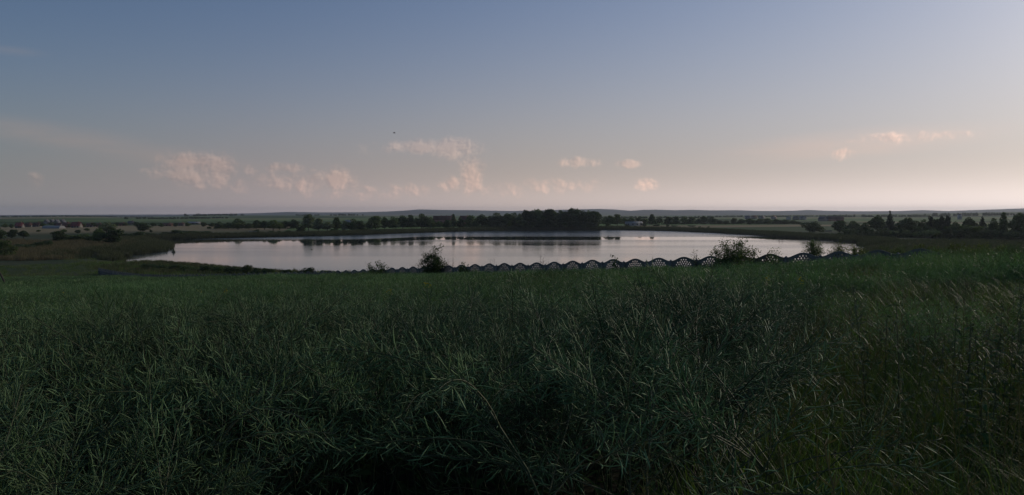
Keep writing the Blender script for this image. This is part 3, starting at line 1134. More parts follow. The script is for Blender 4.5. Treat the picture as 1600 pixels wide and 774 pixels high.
tone_word = {'dark': 'dark green', 'mid': 'green', 'pale': 'grey green', 'yellow': 'yellow green', 'conifer': 'blackish green'}
for k, (px, yt, yb, w, shp, tn) in enumerate(beltL):
    lab = '%s %s, %s from the left in the left far shore belt' % (tone_word[tn], {'round': 'rounded tree', 'tall': 'upright tree', 'shrub': 'low bush'}[shp], ORD[k])
    if px == 372:
        lab = 'broad green tree standing tallest left of the gap with pale field behind'
    if px == 482:
        lab = 'tallest grey green tree of the far shore belt left of the middle'
    if px == 659:
        lab = 'wide rounded green tree rising highest against the blue hills'
    if px == 709:
        lab = 'narrow pale tree beside the red brown farm roofs'
    tree_px(px, yt, yb, w, shp, tn, lab, 'trees of the far shore belt left of the dense stand')
stand = [(812, 331), (822, 328.5), (832, 326.5), (841, 326), (850, 327.5), (858, 326.5), (867, 328), (876, 327.5), (884, 326.5), (893, 325.5), (902, 324.5), (911, 326.5),
         (920, 327.8), (928, 328.5)]
for k, (px, yt) in enumerate(stand):
    lab = 'tall dark tree, %s from the left in the dense far shore stand' % ORD[k]
    if px == 902:
        lab = 'highest dark tree in the dense stand on the far shore'
    if px == 928:
        lab = 'dark tree at the right end of the dense far shore stand'
    yt += [2, -.5, .8, -.6, 1.6, -.3, 1.2, 0, 1.5, -.2, 0, 1.3, -.4, 1.2][k]
    tree_px(px, yt, 357, [15, 21, 13, 18][k % 4], ['round', 'tall', 'round', 'round'][k % 4], 'dark' if k % 3 else 'mid', lab, 'trees of the dense far shore stand')
    tree_px(px + 4, yt + 2.5, 355.5, 18, 'round', 'dark', 'dark tree, %s from the left in the back row of the dense stand' % ORD[k], 'back row of the dense far shore stand')
    tree_px(px - 1, yt + 12, 357.6, 14, 'shrub', 'dark', 'dark undergrowth bush, %s from the left at the dense stand\'s foot' % ORD[k], 'bushes at the foot of the dense stand')
beltR = [(944, 339, 353, 10, 'round', 'mid'), (953, 335.5, 354, 14, 'round', 'dark'), (965, 334.5, 353, 15, 'tall', 'mid'), (975, 339, 352, 11, 'round', 'mid'),
         (986, 339, 352, 14, 'round', 'mid'), (1000, 337.5, 352, 16, 'round', 'dark'), (1008, 341, 352, 10, 'round', 'mid'), (1018, 334.8, 351.5, 12, 'tall', 'dark'), (1030, 339, 351, 13, 'round', 'mid'),
         (1044, 338.5, 351, 15, 'round', 'dark'), (1056, 339, 351, 11, 'tall', 'dark'), (1069, 338, 351, 13, 'round', 'mid'), (1080, 338.5, 351, 12, 'round', 'mid'),
         (1092, 341, 350, 10, 'round', 'dark'), (1100, 336.8, 350, 11, 'round', 'dark'), (1113, 338, 350, 13, 'round', 'dark'), (1124, 344, 350.5, 12, 'round', 'dark'),
         (1134, 344.5, 351, 12, 'round', 'dark'), (1146, 340.5, 351, 11, 'round', 'dark'), (1158, 342, 351, 13, 'round', 'dark'), (1172, 341, 351, 18, 'round', 'mid'),
         (1186, 341.5, 351, 15, 'round', 'mid'), (1200, 341, 351, 16, 'round', 'mid'), (1213, 342, 350.5, 14, 'round', 'mid'), (1226, 342.5, 350.5, 14, 'round', 'mid'), (1240, 344, 350.5, 12, 'round', 'mid')]
for k, (px, yt, yb, w, shp, tn) in enumerate(beltR):
    lab = '%s %s, %s from the left in the distant right hedge line' % (tone_word[tn], 'rounded tree' if shp == 'round' else 'upright tree', ORD[k])
    if px == 1018:
        lab = 'dark mushroom topped tree sticking out of the distant hedge line'
    tree_px(px, yt, yb, w, shp, tn, lab, 'trees of the distant hedge line right of the stand')
for k, (px, yt, yb, w) in enumerate([(949, 346, 354.5, 7), (980, 350, 353.8, 9), (1007, 348, 353.6, 6), (1026, 349, 353.6, 9), (1043, 350, 354.4, 5), (1053, 351.5, 354.4, 9), (1081, 351.5, 354.6, 12),
                        (1093, 353, 356, 4), (1107, 353.5, 356, 4)]):
    tree_px(px, yt, yb, w, 'shrub', 'dark', 'tiny dark bush, %s from the left on the meadow behind the far shore' % ORD[k], 'tiny bushes on the far meadow')
for k, (px, yt, yb, w) in enumerate([(401, 358, 363.5, 10), (424, 359.5, 363.5, 7), (436, 359.5, 364, 5), (451, 359, 363, 6), (521, 355, 364, 12), (575, 356, 362, 26), (585, 357, 362.5, 20)]):
    tree_px(px, yt, yb, w, 'shrub', 'dark', 'small dark bush, %s from the left in front of the left shore belt' % ORD[k], 'small bushes before the left belt')
# trees at the right beyond the reeds
right = [(1270, 340, 363, 27, 'shrub', 'dark', 'large dark rounded bush tree standing alone right of the water'),
         (1312, 344, 364, 22, 'round', 'dark', None), (1333, 344.5, 365, 22, 'round', 'dark', None), (1352, 347, 366, 18, 'round', 'dark', None),
         (1371, 335, 367, 24, 'round', 'dark', 'dark broad tree left of the narrow pointed spruce'),
         (1390, 329.5, 368, 17, 'conifer', 'conifer', 'narrow pointed spruce reaching highest over the right horizon'),
         (1402, 349, 368, 18, 'round', 'dark', None),
         (1418, 338, 369, 32, 'round', 'dark', 'wide round dark tree right of the narrow spruce'),
         (1443, 342, 369, 20, 'round', 'dark', None), (1454, 337.5, 369, 11, 'tall', 'conifer', 'small pointed tree top between round trees at the right'),
         (1464, 341, 370, 16, 'round', 'dark', None), (1471, 337, 370, 10, 'tall', 'conifer', 'left one of the two close dark pointed tops at the right'),
         (1480, 336.5, 370, 11, 'tall', 'conifer', 'right one of the two close dark pointed tops at the right'),
         (1492, 345, 371, 16, 'round', 'dark', None), (1513, 337.8, 372, 25, 'round', 'dark', 'round dark tree left of the short pointed spruce'),
         (1534, 338.5, 372, 18, 'conifer', 'conifer', 'short pointed spruce standing apart near the right edge'),
         (1552, 339.5, 373, 18, 'round', 'dark', None), (1568, 331.5, 374, 16, 'tall', 'dark', 'tall slim dark tree second from the right edge'),
         (1592, 330.5, 375, 30, 'round', 'dark', 'large dark tree at the right edge of the view'),
         (1622, 331, 376, 30, 'round', 'dark', None), (1655, 334, 378, 32, 'round', 'dark', None),
         (1325, 354, 366.5, 18, 'shrub', 'mid', None), (1345, 356, 368, 20, 'shrub', 'dark', None), (1366, 357, 370, 18, 'shrub', 'dark', None), (1388, 355, 370, 18, 'shrub', 'dark', None),
         (1410, 355, 371, 32, 'shrub', 'mid', None), (1434, 352, 371, 18, 'shrub', 'dark', None), (1456, 354, 372, 34, 'shrub', 'mid', None), (1480, 351, 373, 16, 'shrub', 'dark', None),
         (1500, 352, 374, 20, 'shrub', 'dark', None), (1527, 350, 374.5, 50, 'shrub', 'mid', 'broad pale green thicket in front of the right hand trees'),
         (1560, 353, 375.5, 30, 'shrub', 'dark', None), (1586, 357, 376.5, 28, 'shrub', 'mid', None), (1610, 355, 377.5, 30, 'shrub', 'dark', None)]
cnt = {}
for (px, yt, yb, w, shp, tn, lab) in right:
    g = 'trees beyond the reeds at the right' if shp != 'shrub' else 'bushes beyond the reeds at the right'
    key = (shp == 'shrub', tn)
    if lab is None:
        cnt[key] = cnt.get(key, 0) + 1
    lab2 = lab or '%s %s, %s from the left of its kind beyond the right reeds' % (tone_word[tn], 'thicket bush' if shp == 'shrub' else 'tree', ORD[cnt[key] - 1])
    tree_px(px, yt, yb, w, shp, tn, lab2, g)
# left side
left = [(-4, 352, 378, 22, 'round', 'dark', 'dark tree cut by the left edge above the big green bush'),
        (6, 371, 404, 30, 'shrub', 'mid', 'big green bush at the left edge beside the brown reeds'),
        (19, 358, 372.5, 17, 'round', 'dark', 'left one of the two round dark trees below the village'),
        (37, 359.5, 373, 19, 'round', 'dark', 'right one of the two round dark trees below the village'),
        (36, 378, 390, 30, 'shrub', 'dark', None), (56, 377, 389, 26, 'shrub', 'dark', None), (68, 379, 388, 18, 'shrub', 'dark', None),
        (77, 371.5, 386, 13, 'shrub', 'dark', None), (94, 360, 380, 26, 'round', 'dark', 'dark tree with bushes left of the tall lakeside tree'),
        (111, 363, 378, 18, 'shrub', 'mid', None), (128, 361, 378, 22, 'shrub', 'mid', None), (142, 364, 380, 18, 'shrub', 'mid', None),
        (167, 346, 366, 27, 'round', 'pale', 'tall grey tree behind the dark lakeside tree at the left'),
        (155, 355, 383, 22, 'round', 'mid', 'grey green tree hugging the left of the dark lakeside tree'),
        (178, 356.5, 383, 31, 'round', 'dark', 'large dark lakeside tree above the reed spit'),
        (200, 362, 373, 18, 'shrub', 'dark', None), (214, 361, 372, 24, 'shrub', 'dark', None), (223, 347.5, 362, 22, 'round', 'dark', 'round dark tree by the pale field left of the lake'),
        (236, 363, 370, 20, 'shrub', 'dark', None), (236, 358.5, 363, 5, 'shrub', 'dark', None),
        (265, 361, 367.5, 26, 'shrub', 'dark', None), (282, 358.5, 367.5, 30, 'shrub', 'dark', None), (300, 358.5, 367, 30, 'shrub', 'dark', None), (318, 360.5, 366.5, 26, 'shrub', 'dark', None)]
cnt = {}
for (px, yt, yb, w, shp, tn, lab) in left:
    key = (px > 250, tn)
    if lab is None:
        cnt[key] = cnt.get(key, 0) + 1
    lab2 = lab or '%s bush, %s from the left of its kind %s' % (tone_word[tn], ORD[cnt[key] - 1], 'on the far left mound' if px > 250 else 'in the left marsh hedges')
    tree_px(px, yt, yb, w, shp, tn, lab2, 'hedge bushes on the left far mound' if px > 250 else 'hedges and trees left of the lake')
X, Y = polar(npts(.32, 165, 275, 24), 165, 275, -42, -20)
ok = ((fence_side(X, Y) > 2) | (Y > 195)) & (sdist(X, Y, lake) > 8) & (Y < 268)
lg = do_scatter('rough_grass', X[ok], Y[ok], rough_src, .35, .75, .05)
tag(lg, 'dark green grass strip between the crop and the brown reeds at the left', 'grass', kind='stuff')
# trees in and round the left village
for k, (px, yt, yb, w, tn) in enumerate([(8, 349, 356, 9, 'mid'), (18, 350, 357, 7, 'dark'), (42, 348.5, 354, 8, 'dark'), (52, 349, 354.5, 7, 'mid'), (66, 348, 355, 9, 'dark'), (80, 347, 352, 8, 'pale'),
                                         (87, 347.5, 352, 6, 'mid'), (96, 347, 353.5, 8, 'dark'), (109, 349, 356, 7, 'dark'), (131, 349, 355.5, 8, 'mid'), (147, 348, 355, 10, 'dark'), (136, 356, 362, 8, 'mid'),
                                         (182, 347.5, 354, 9, 'dark'), (196, 348, 354, 8, 'mid'), (212, 346.5, 353, 10, 'dark'), (240, 348, 354, 9, 'dark'), (252, 349, 355, 8, 'mid'), (274, 348, 354.5, 9, 'dark'),
                                         (293, 347, 354, 9, 'mid'), (318, 347, 354.5, 10, 'dark'), (331, 347.5, 355, 10, 'mid'), (100, 358, 364, 9, 'mid'), (122, 359, 365, 9, 'dark'), (60, 359, 363, 7, 'mid')]):
    tree_px(px, yt, yb, w, 'round', tn, '%s tree, %s from the left round the left village houses' % (tone_word[tn], ORD[k]) if k < 21 else
            '%s tree on the slope below the left village, %s of three' % (tone_word[tn], ORD[k - 21]), 'trees round the left village')
# bushes on the near bank behind the fence, left
for k, (px, yt, w) in enumerate([(175, 413, 14), (196, 413, 12), (230, 409.5, 22), (252, 411, 16), (272, 412, 26), (292, 411.5, 22), (300, 416, 14), (322, 411, 20), (342, 411.5, 22), (362, 412, 24), (384, 412, 20),
                                 (402, 414, 20), (418, 415, 18), (448, 417, 20), (478, 416.5, 24), (508, 418, 22)]):
    dist = np.interp(px, [170, 300, 420, 510], [232, 205, 185, 170])
    tn = 'mid' if px in (272, 292, 342) else 'dark'
    lab = '%s bush, %s from the left on the near bank behind the fence' % (tone_word[tn], ORD[k])
    tree_px(px, yt, None, w, 'shrub', tn, lab, 'bushes on the near bank behind the fence', dist=dist)

# far woods read as one mass each: many crowns in one object
woods = [('wood', 290, 377, 332.8, 340, 3600, 'dark wood on the low hill above the left far shore'),
         ('wood', 458, 498, 334.2, 338.2, 3900, 'small flat wood on the horizon left of the middle'),
         ('wood', 520, 561, 333.2, 338.4, 3800, 'boxy dark wood on the horizon left of the middle'),
         ('wood', -60, 140, 336.4, 343, 3000, 'long dark wood behind the village at the far left'),
         ('wood', 138, 232, 338.2, 341.5, 3300, 'thin line of wood above the left fields'),
         ('wood', 1100, 1310, 336.0, 341.0, 2600, 'hazy line of woods before the hills right of the middle'),
         ('wood', 1290, 1480, 334.3, 343.0, 2200, 'hazy woods behind the right hand trees'),
         ('wood', 1460, 1690, 330.8, 340.0, 2300, 'hazy wooded slope near the right edge'),
         ('wood', 930, 1110, 337.0, 343.0, 2100, 'hazy woods behind the hedge line right of the dense stand'),
         ('wood', 210, 345, 341.5, 348.0, 1900, 'low woods behind the pale field left of the lake'),
         ('scrub', 338, 470, 350.0, 358.0, 760, 'low scrub filling the left part of the far shore tree belt'),
         ('scrub', 476, 650, 349.0, 359.0, 790, 'low scrub under the middle of the far shore tree belt'),
         ('scrub', 640, 812, 346.0, 357.0, 830, 'low scrub between the belt and the dense far shore stand'),
         ('scrub', 938, 1116, 343.5, 351.0, 1000, 'grey scrub filling the hedge line right of the dense stand'),
         ('scrub', 1112, 1256, 344.0, 351.0, 1000, 'grey scrub at the right end of the hedge line'),
         ('scrub', 1300, 1470, 352.0, 367.0, 510, 'dark scrub filling the gaps of the right hand trees'),
         ('scrub', 1465, 1680, 350.0, 372.0, 480, 'dark scrub at the far right under the trees'),
         ('scrub', -40, 115, 346.5, 353.0, 1150, 'garden trees and scrub between the village houses'),
         ('scrub', 125, 260, 349.0, 355.0, 1000, 'scrub and hedges right of the village')]
for (nm, x0, x1, yt, yb, dist, lab) in woods:
    r = np.random.default_rng(int(x0) + 500)
    span = (x1 - x0) * dist / F
    zt = EYE + ray(800, yt)[2] * dist
    n = int((x1 - x0) * (0.55 if nm == 'wood' else 0.4))
    V = []
    for k in range(n):
        u = (k + r.uniform(0, 1)) / n
        px = x0 + (x1 - x0) * u
        x = (px - 800) / F * dist
        y = dist + r.uniform(-1, 1) * dist * .03
        zg = h1(x, y)
        edge = min(1, min(u, 1 - u) * 7) ** .5
        h = (zt - zg) * (.62 + .38 * edge) * r.uniform(*((.82, 1.03) if nm == 'wood' else (.45, 1.1)))
        h = max(h, 6 if nm == 'wood' else 2)
        w_ = r.uniform(.9, 1.5) * dist * (4.2 if nm == 'wood' else 9) / F
        me = crown_of('shrub', 'dark', int(r.integers(0, 3)))
        co = np.empty(len(me.vertices) * 3, np.float32)
        me.vertices.foreach_get('co', co)
        co = co.reshape(-1, 4, 3)[::3].reshape(-1, 3)
        c0 = np.repeat(co.reshape(-1, 4, 3).mean(1), 4, 0)
        co = c0 + (co - c0) * 1.9
        V.append(co * [w_, w_, h] + [x, y, zg - 1])
    V = np.concatenate(V)
    o = link(nm, mesh_np(nm, V, [np.arange(len(V)).reshape(-1, 4)], [CROWN['dark']]))
    tag(o, lab, nm, kind='stuff')

# ------------------------------------------------------------------ concrete fence
M_conc = plain('weathered_concrete', (.135, .14, .125), .9, .25, 2.5, .2, objrand=.15)


def panel_mesh(shear):
    """2 m arched panel: ribbed boards below, fan of oval holes under the arch"""
    L, th = 1.94, .045
    nx, nz = 98, 30
    xs = np.linspace(-L / 2, L / 2, nx + 1)
    top = 1.70 + .24 * (0.5 + 0.5 * np.cos(2 * math.pi * xs / (L + .06))) ** 0.95
    z0 = 1.28
    solid = np.ones((nx, nz), bool)
    holes = []
    for row, (zz, cnt) in enumerate([(1.77, 3), (1.64, 6), (1.51, 7), (1.38, 8)]):
        for k in range(cnt):
            holes.append(((k - (cnt - 1) / 2) * .185, zz - .02 * abs(k - (cnt - 1) / 2)))
    xc = (xs[1:] + xs[:-1]) / 2
    tc_ = (top[1:] + top[:-1]) / 2
    zc = z0 + (np.arange(nz)[None, :] + .5) / nz * (tc_[:, None] - z0)
    for hx, hz in holes:
        solid &= ~(((xc[:, None] - hx) / .050) ** 2 + ((zc - hz) / .052) ** 2 < 1)
    mb = MB()
    Vx = np.repeat(xs[:, None], nz + 1, 1)
    Vz = z0 + np.arange(nz + 1)[None, :] / nz * (top[:, None] - z0)
    n = (nx + 1) * (nz + 1)
    V = np.concatenate([np.stack([Vx, np.full_like(Vx, s * th / 2), Vz], -1).reshape(-1, 3) for s in (-1, 1)])
    I, J = np.nonzero(solid)
    a = I * (nz + 1) + J
    b = (I + 1) * (nz + 1) + J
    fr = np.stack([a, b, b + 1, a + 1], -1)
    Q = [fr, fr[:, ::-1] + n]
    pad = np.zeros((nx + 2, nz + 2), bool)
    pad[1:-1, 1:-1] = solid
    for di, dj, e0, e1 in ((-1, 0, 'a', 'a1'), (1, 0, 'b', 'b1'), (0, -1, 'a', 'b'), (0, 1, 'a1', 'b1')):
        m_ = ~pad[I + 1 + di, J + 1 + dj]
        dd = {'a': a[m_], 'a1': a[m_] + 1, 'b': b[m_], 'b1': b[m_] + 1}
        Q.append(np.stack([dd[e0], dd[e1], dd[e1] + n, dd[e0] + n], -1))
    mb.add(V, Q=np.concatenate(Q))
    for k in range(3):
        mb.box((0, 0, -.1 + .46 * k + .227), (L, th * .9, .452))
    # raised moulding that follows the arch
    P = np.stack([xs[::4], np.full(len(xs[::4]), -th / 2 - .004), top[::4] - .03], -1)
    mb.tube(P, .016, 5)
    Va = np.concatenate(mb.v)
    Va[:, 2] += Va[:, 0] * shear
    mb.v = [Va]
    return mb.mesh('panel', [M_conc])


pm_slope, pm_flat = panel_mesh(.145 / 2.06), panel_mesh(0.0)
post = MB()
post.box((0, 0, .80), (.12, .13, 1.80))
post.add(np.array([[-.075, -.08, 1.70], [.075, -.08, 1.70], [.075, .08, 1.70], [-.075, .08, 1.70], [0, 0, 1.80]]), T=[[0, 1, 4], [1, 2, 4], [2, 3, 4], [3, 0, 4]])
post_me = post.mesh('post', [M_conc])
fence = empty('concrete_fence', (FX0, FY0, h1(FX0, FY0)))
tag(fence, 'grey concrete panel fence with arched tops and pierced fans between crop and lake', 'fence')
FLOC = fence.location
rzf = math.atan2(FB, FA)
STEP = 2.06
for k in range(-82, 16):
    x, y = FX0 + FA * STEP * k, FY0 + FB * STEP * k
    z = h1(x, y)
    xm, ym = x + FA * STEP / 2, y + FB * STEP / 2
    z2 = h1(x + FA * STEP, y + FB * STEP)
    if x < -6:
        z, z2 = z - min(.15, .012 * (-6 - x)), z2 - min(.15, .012 * (-6 - x))
    if x > 8:
        z, z2 = float(field_plane(x, y)), float(field_plane(x + FA * STEP, y + FB * STEP))
    slope = z2 - z
    p = link('panel', pm_slope if slope > .07 else pm_flat, fence)
    p.location = Vector((xm, ym, (z + z2) / 2)) - FLOC
    p.rotation_euler = (0, 0, rzf)
    q = link('post', post_me, fence)
    q.location = Vector((x, y, z)) - FLOC
    q.rotation_euler = (0, 0, rzf)


# ------------------------------------------------------------------ bushes by the fence
def twiggy(name, px, ytop, wpx, dist, m, label, nleaf, lsize, nst=14, cat='bush', dzb=0.0, up=1.0, spread=1.0, group=None):
    """open bush: branching twigs with leaves on them; parts branches and foliage"""
    x, y = (px - 800) / F * dist, dist
    z = h1(x, y)
    H = EYE + ray(px, ytop)[2] * dist - z
    Wd = wpx * dist / F / 2 * 1.05
    t = empty(name, (x, y, z))
    br, lf = MB(), MB()
    tips = []
    for k in range(nst):
        a = random.uniform(0, 6.28)
        sp_ = Wd * random.uniform(.15, 1.0) * spread
        hh = H * (1.0 - .42 * (sp_ / Wd) ** 2) * random.uniform(.72, 1.0)
        tt = np.linspace(0, 1, 7)
        P = np.stack([math.cos(a) * sp_ * tt ** (.9 * up), math.sin(a) * sp_ * tt ** (.9 * up), hh * tt], -1) + rng.normal(0, .012 * H, (7, 3)) * tt[:, None]
        br.tube(P, np.linspace(.018, .004, 7) * (H / 2.5), 4)
        tips.append(P)
        for j in range(8):
            u = random.uniform(.25, .97)
            i = min(int(u * 6), 5)
            q = P[i] + (P[i + 1] - P[i]) * (u * 6 - i)
            d = unit(np.array([random.gauss(0, 1), random.gauss(0, 1), random.uniform(.2, 1.3)]))
            L = H * random.uniform(.08, .2)
            B = q + np.outer(np.linspace(0, 1, 4), d) * L
            br.tube(B, np.linspace(.006, .002, 4) * (H / 2.5), 3)
            tips.append(B)
    link('branches', br.mesh('branches', [M_bark]), t)
    if nleaf:
        A_ = np.concatenate([P[max(1, len(P) // 3):] for P in tips])
        c = rng.integers(0, len(A_), nleaf)
        n = nleaf
        P = A_[c] + rng.normal(0, .035 * H, (n, 3))
        P[:, 2] = np.maximum(P[:, 2], .1)
        e1 = rng.normal(size=(n, 3))
        e1 /= np.linalg.norm(e1, axis=1)[:, None]
        e2 = np.cross(e1, rng.normal(size=(n, 3)))
        e2 /= np.linalg.norm(e2, axis=1)[:, None]
        s = rng.uniform(.6, 1.2, n)[:, None] * lsize
        V = np.stack([P - e1 * s, P + e2 * s * .45, P + e1 * s, P - e2 * s * .45], 1).reshape(-1, 3)
        link('foliage', mesh_np('foliage', V, [np.arange(4 * n).reshape(-1, 4)], [CROWN[m]]), t)
    tag(t, label, cat, group)
    return t


def fence_dist(px):
    u = (px - 800) / F
    # X = FA t, Y = FY0 + FB t, X/Y = u
    t = u * FY0 / (FA - u * FB)
    return FY0 + FB * t


twiggy('bush', 676, 386, 46, fence_dist(676) - 1.2, 'dark', 'dense dark bush standing in front of the fence at its left third', 9500, .075, 26)
twiggy('bush', 592, 405, 44, fence_dist(592) - 1.0, 'dark', 'low spreading dark bush at the fence left of the dense one', 1800, .085, 16, spread=1.1)
twiggy('bush', 723, 409.5, 25, fence_dist(723) - 2.0, 'dark', 'small round dark bush in the crop edge right of the dense one', 1500, .07, 12)
twiggy('bush', 1149, 370, 74, fence_dist(1149) - 1.5, 'mid', 'large airy leafy bush hiding the fence at the right of the middle', 7500, .058, 44)
twiggy('bush', 1147, 391, 84, fence_dist(1149) - 2.5, 'mid', 'low leafy skirt of growth at the foot of the large airy bush', 3600, .05, 24)
twiggy('bush', 1209, 387, 34, fence_dist(1209) - 1.0, 'mid', 'smaller loose bush just right of the large airy bush', 900, .045, 14)
twiggy('sapling', 962, 392, 17, fence_dist(962) - .8, 'dark', 'little sapling with leaf clusters poking over the fence', 150, .10, 6, cat='sapling')
twiggy('sapling', 1088, 388, 14, fence_dist(1088) - .6, 'dark', 'upright little sapling left of the large airy bush', 300, .05, 6, cat='sapling', spread=.8)
twiggy('sapling', 1058, 394, 6, fence_dist(1058) + 1.0, 'dark', 'tiny leafy shoot above an arch peak of the fence', 60, .05, 3, cat='sapling')
twiggy('sapling', 1151 - 120, 400, 5, fence_dist(1031) + .8, 'dark', 'tiny shoot in the dip between two fence arches', 40, .05, 3, cat='sapling')
for (px, yt, w, lab) in [(704, 391, 26, 'bare twiggy weed leaning right beside the dense dark bush'), (769, 400, 22, 'thin dry weed above the third fence arch from the dense bush'),
                         (790, 401, 22, 'bushy dry weed above the fence left of the tall dry stalks'), (845, 389.5, 18, 'tallest dry stalks rising behind the fence'),
                         (856, 396, 14, 'dry stalks close right of the tallest stalks'), (868, 401, 14, 'short leafy weed on a fence arch right of the dry stalks'),
                         (933, 401, 12, 'thin weed in the fence dip left of the little sapling'), (644, 403, 16, 'thin bare twig left of the dense dark bush')]:
    twiggy('weed', px, yt, w, fence_dist(px) + .6, 'dark', lab, 90 if w < 15 else 40, .04, 5, cat='weed')
# green shrubs beyond the fence on the right
twiggy('bush', 1272, 372, 40, 58, 'mid', 'upright green willow shrub behind the fence at the water edge', 5200, .05, 30, up=1.4)
twiggy('bush', 1313, 373, 32, 54, 'yellow', 'yellow green shrub behind the fence beside the glimpse of water', 3000, .05, 22)
twiggy('bush', 1340, 379, 34, 53, 'yellow', 'lower yellow green shrub right of the one by the water glimpse', 2600, .05, 20)
for k, (px, yt, w) in enumerate([(1382, 383, 30), (1408, 381, 34), (1436, 379, 34), (1462, 377, 36), (1487, 375.5, 38), (1512, 374.5, 34), (1536, 376, 36), (1562, 379, 34)]):
    word = ['lowest', 'second', 'third', 'fourth', 'fifth', 'tallest', 'seventh', 'last'][k]
    twiggy('bush', px, yt, w, 50 - k * 1.2, 'yellow' if k > 1 else 'mid', '%s green weed bush of the row on the right, counted from the fence end' % word, 1500, .045, 16, group='weed bushes in a row at the right')
# plume grass between the two bushes
pg = MB()
x, y = (1190 - 800) / F * (fence_dist(1190) - .5), fence_dist(1190) - .5
z = h1(x, y)
for k in range(7):
    H = EYE + ray(1190, 386 + 2.5 * k)[2] * y - z
    t = np.linspace(0, 1, 10)
    a = random.uniform(-.5, .9)
    P = np.stack([(t - .1) * .25 + t ** 4 * .35 * math.cos(a), t * .1 * math.sin(a), H * (t - .10 * t ** 5)], -1)
    pg.tube(P, np.concatenate([np.full(7, .006), [.022, .026, .008]]), 4)
t = empty('plume_grass', (x, y, z))
link('stalks', pg.mesh('stalks', [M_straw]), t)
tag(t, 'arching pale grass plumes between the airy bush and its smaller neighbour', 'grass')

# ------------------------------------------------------------------ village
M_wallw = plain('pale_render', (.24, .22, .19), .85, .12, .6, .2)
M_wallb = plain('brick_wall', (.28, .16, .11), .85, .2, .6, .2)
M_red = plain('red_roof_tiles', (.20, .065, .055), .8, .2, .8, .2)
M_brown = plain('brown_roof_tiles', (.14, .075, .055), .8, .2, .8, .2)
M_grey = plain('grey_roof', (.10, .105, .11), .7, .15, .8, .3)
M_glass = plain('window_glass', (.03, .035, .04), .15, .1, 1, .5)
M_door = plain('wooden_door', (.10, .06, .04), .6, .2, 2, .3)
M_white = plain('white_sheet', (.30, .30, .28), .5, .08, .5, .3)


def house(px, ybase, W_, D_, wh, rh, wm, rm_, label, rz=0.0, group='houses of the far villages', dist=None):
    if not dist and px < 320:
        W_, D_, wh, rh = W_ * .68, D_ * .68, wh * .66, rh * .62
    if dist:
        x, y = (px - 800) / F * dist, dist
        z = h1(x, y)
    else:
        x, y, z = cast(px, ybase)
    t = empty('house', (x, y, z), rz)
    w = MB()
    w.box((0, 0, wh / 2 - .5), (W_, D_, wh + 1))
    w.add(np.array([[-W_ / 2, -D_ / 2, wh], [-W_ / 2, D_ / 2, wh], [-W_ / 2, 0, wh + rh], [W_ / 2, -D_ / 2, wh], [W_ / 2, D_ / 2, wh], [W_ / 2, 0, wh + rh]]), T=[[0, 2, 1], [3, 4, 5]])
    link('wall', w.mesh('wall', [wm]), t)
    rf = MB()
    o = .5
    for s in (-1, 1):
        a = np.array([[-W_ / 2 - o, s * (D_ / 2 + o), wh - o * rh / (D_ / 2)], [W_ / 2 + o, s * (D_ / 2 + o), wh - o * rh / (D_ / 2)], [W_ / 2 + o, 0, wh + rh + .05], [-W_ / 2 - o, 0, wh + rh + .05]])
        b = a + [0, 0, .22]
        rf.add(np.concatenate([a, b]), Q=[[0, 1, 2, 3], [4, 5, 6, 7], [0, 1, 5, 4], [1, 2, 6, 5], [3, 0, 4, 7]])
    roof = link('roof', rf.mesh('roof', [rm_]), t)
    ch = MB()
    ch.box((W_ * .22, 0, wh + rh + .3), (.7, .7, 1.8))
    link('chimney', ch.mesh('chimney', [M_wallb]), roof)
    for wx in (-.32, .0, .32):
        m_ = MB()
        m_.box((W_ * wx, -D_ / 2 - .03, wh * .55), (1.3, .1, 1.4))
        link('window' if wx else 'door', m_.mesh('window' if wx else 'door', [M_glass if wx else M_door]), t)
    tag(t, label, 'house', group)
    return t


house(31, 356.5, 9, 9, 3.2, 4.6, M_wallw, M_red, 'pink walled house with red roof near the left edge', .15)
house(45, 354.8, 8, 7, 3, 3.0, M_wallw, M_brown, 'low cream house right of the leftmost red roof', .4)
house(58, 354.5, 11, 8, 3, 3.2, M_wallw, M_brown, 'long cream house with brown roof in the left village', -.1)
house(120, 356, 12, 10, 3, 5.4, M_wallw, M_red, 'largest bright red roof of the left village', .05)
house(104, 355.6, 9, 8, 3, 4.4, M_wallb, M_brown, 'dark brown house just left of the largest red roof', .3)
house(93, 355.5, 10, 8, 3, 3.4, M_wallw, M_brown, 'cream house with dull roof beside the white shed', -.3)
house(140, 355, 14, 9, 2.6, 2.8, M_wallw, M_brown, 'long low brown roofed house right of the largest red roof', .0)
house(154, 354.5, 12, 9, 2.6, 2.4, M_wallb, M_brown, 'low brown house left of the tall grey tree', -.1)
house(190, 353.0, 14, 8, 2.4, 2.6, M_wallb, M_brown, 'dark long farm building right of the tall grey tree', 0)
house(205, 351.5, 9, 8, 4, 2.6, M_wallw, M_grey, 'small pale house among the trees left of the pale field', .2)
for k, (px, yb) in enumerate([(73, 350.5), (82, 350.2), (89, 350.4), (98, 350.0)]):
    house(px, yb, 9, 8, 3.2, 5.4, M_wallw, M_grey, '%s steep grey gabled house of the row behind the village' % ['first', 'second', 'third', 'fourth'][k], 1.57, 'row of grey gabled houses')
house(262, 353.5, 16, 8, 2.5, 2.2, M_wallb, M_brown, 'low red brown barn on the pale field left of the lake', .1)
house(283, 353, 12, 8, 2.5, 2.2, M_wallw, M_brown, 'pale low barn right of the red brown barn', -.1)
house(303, 350.8, 22, 9, 3, 1.6, M_wallw, M_white, 'long low white roofed hall left of the belt of trees', .05)
house(546, 352, 9, 8, 3.5, 2.2, M_wallw, M_white, 'small white house peeping between the far shore trees', .2, dist=900)
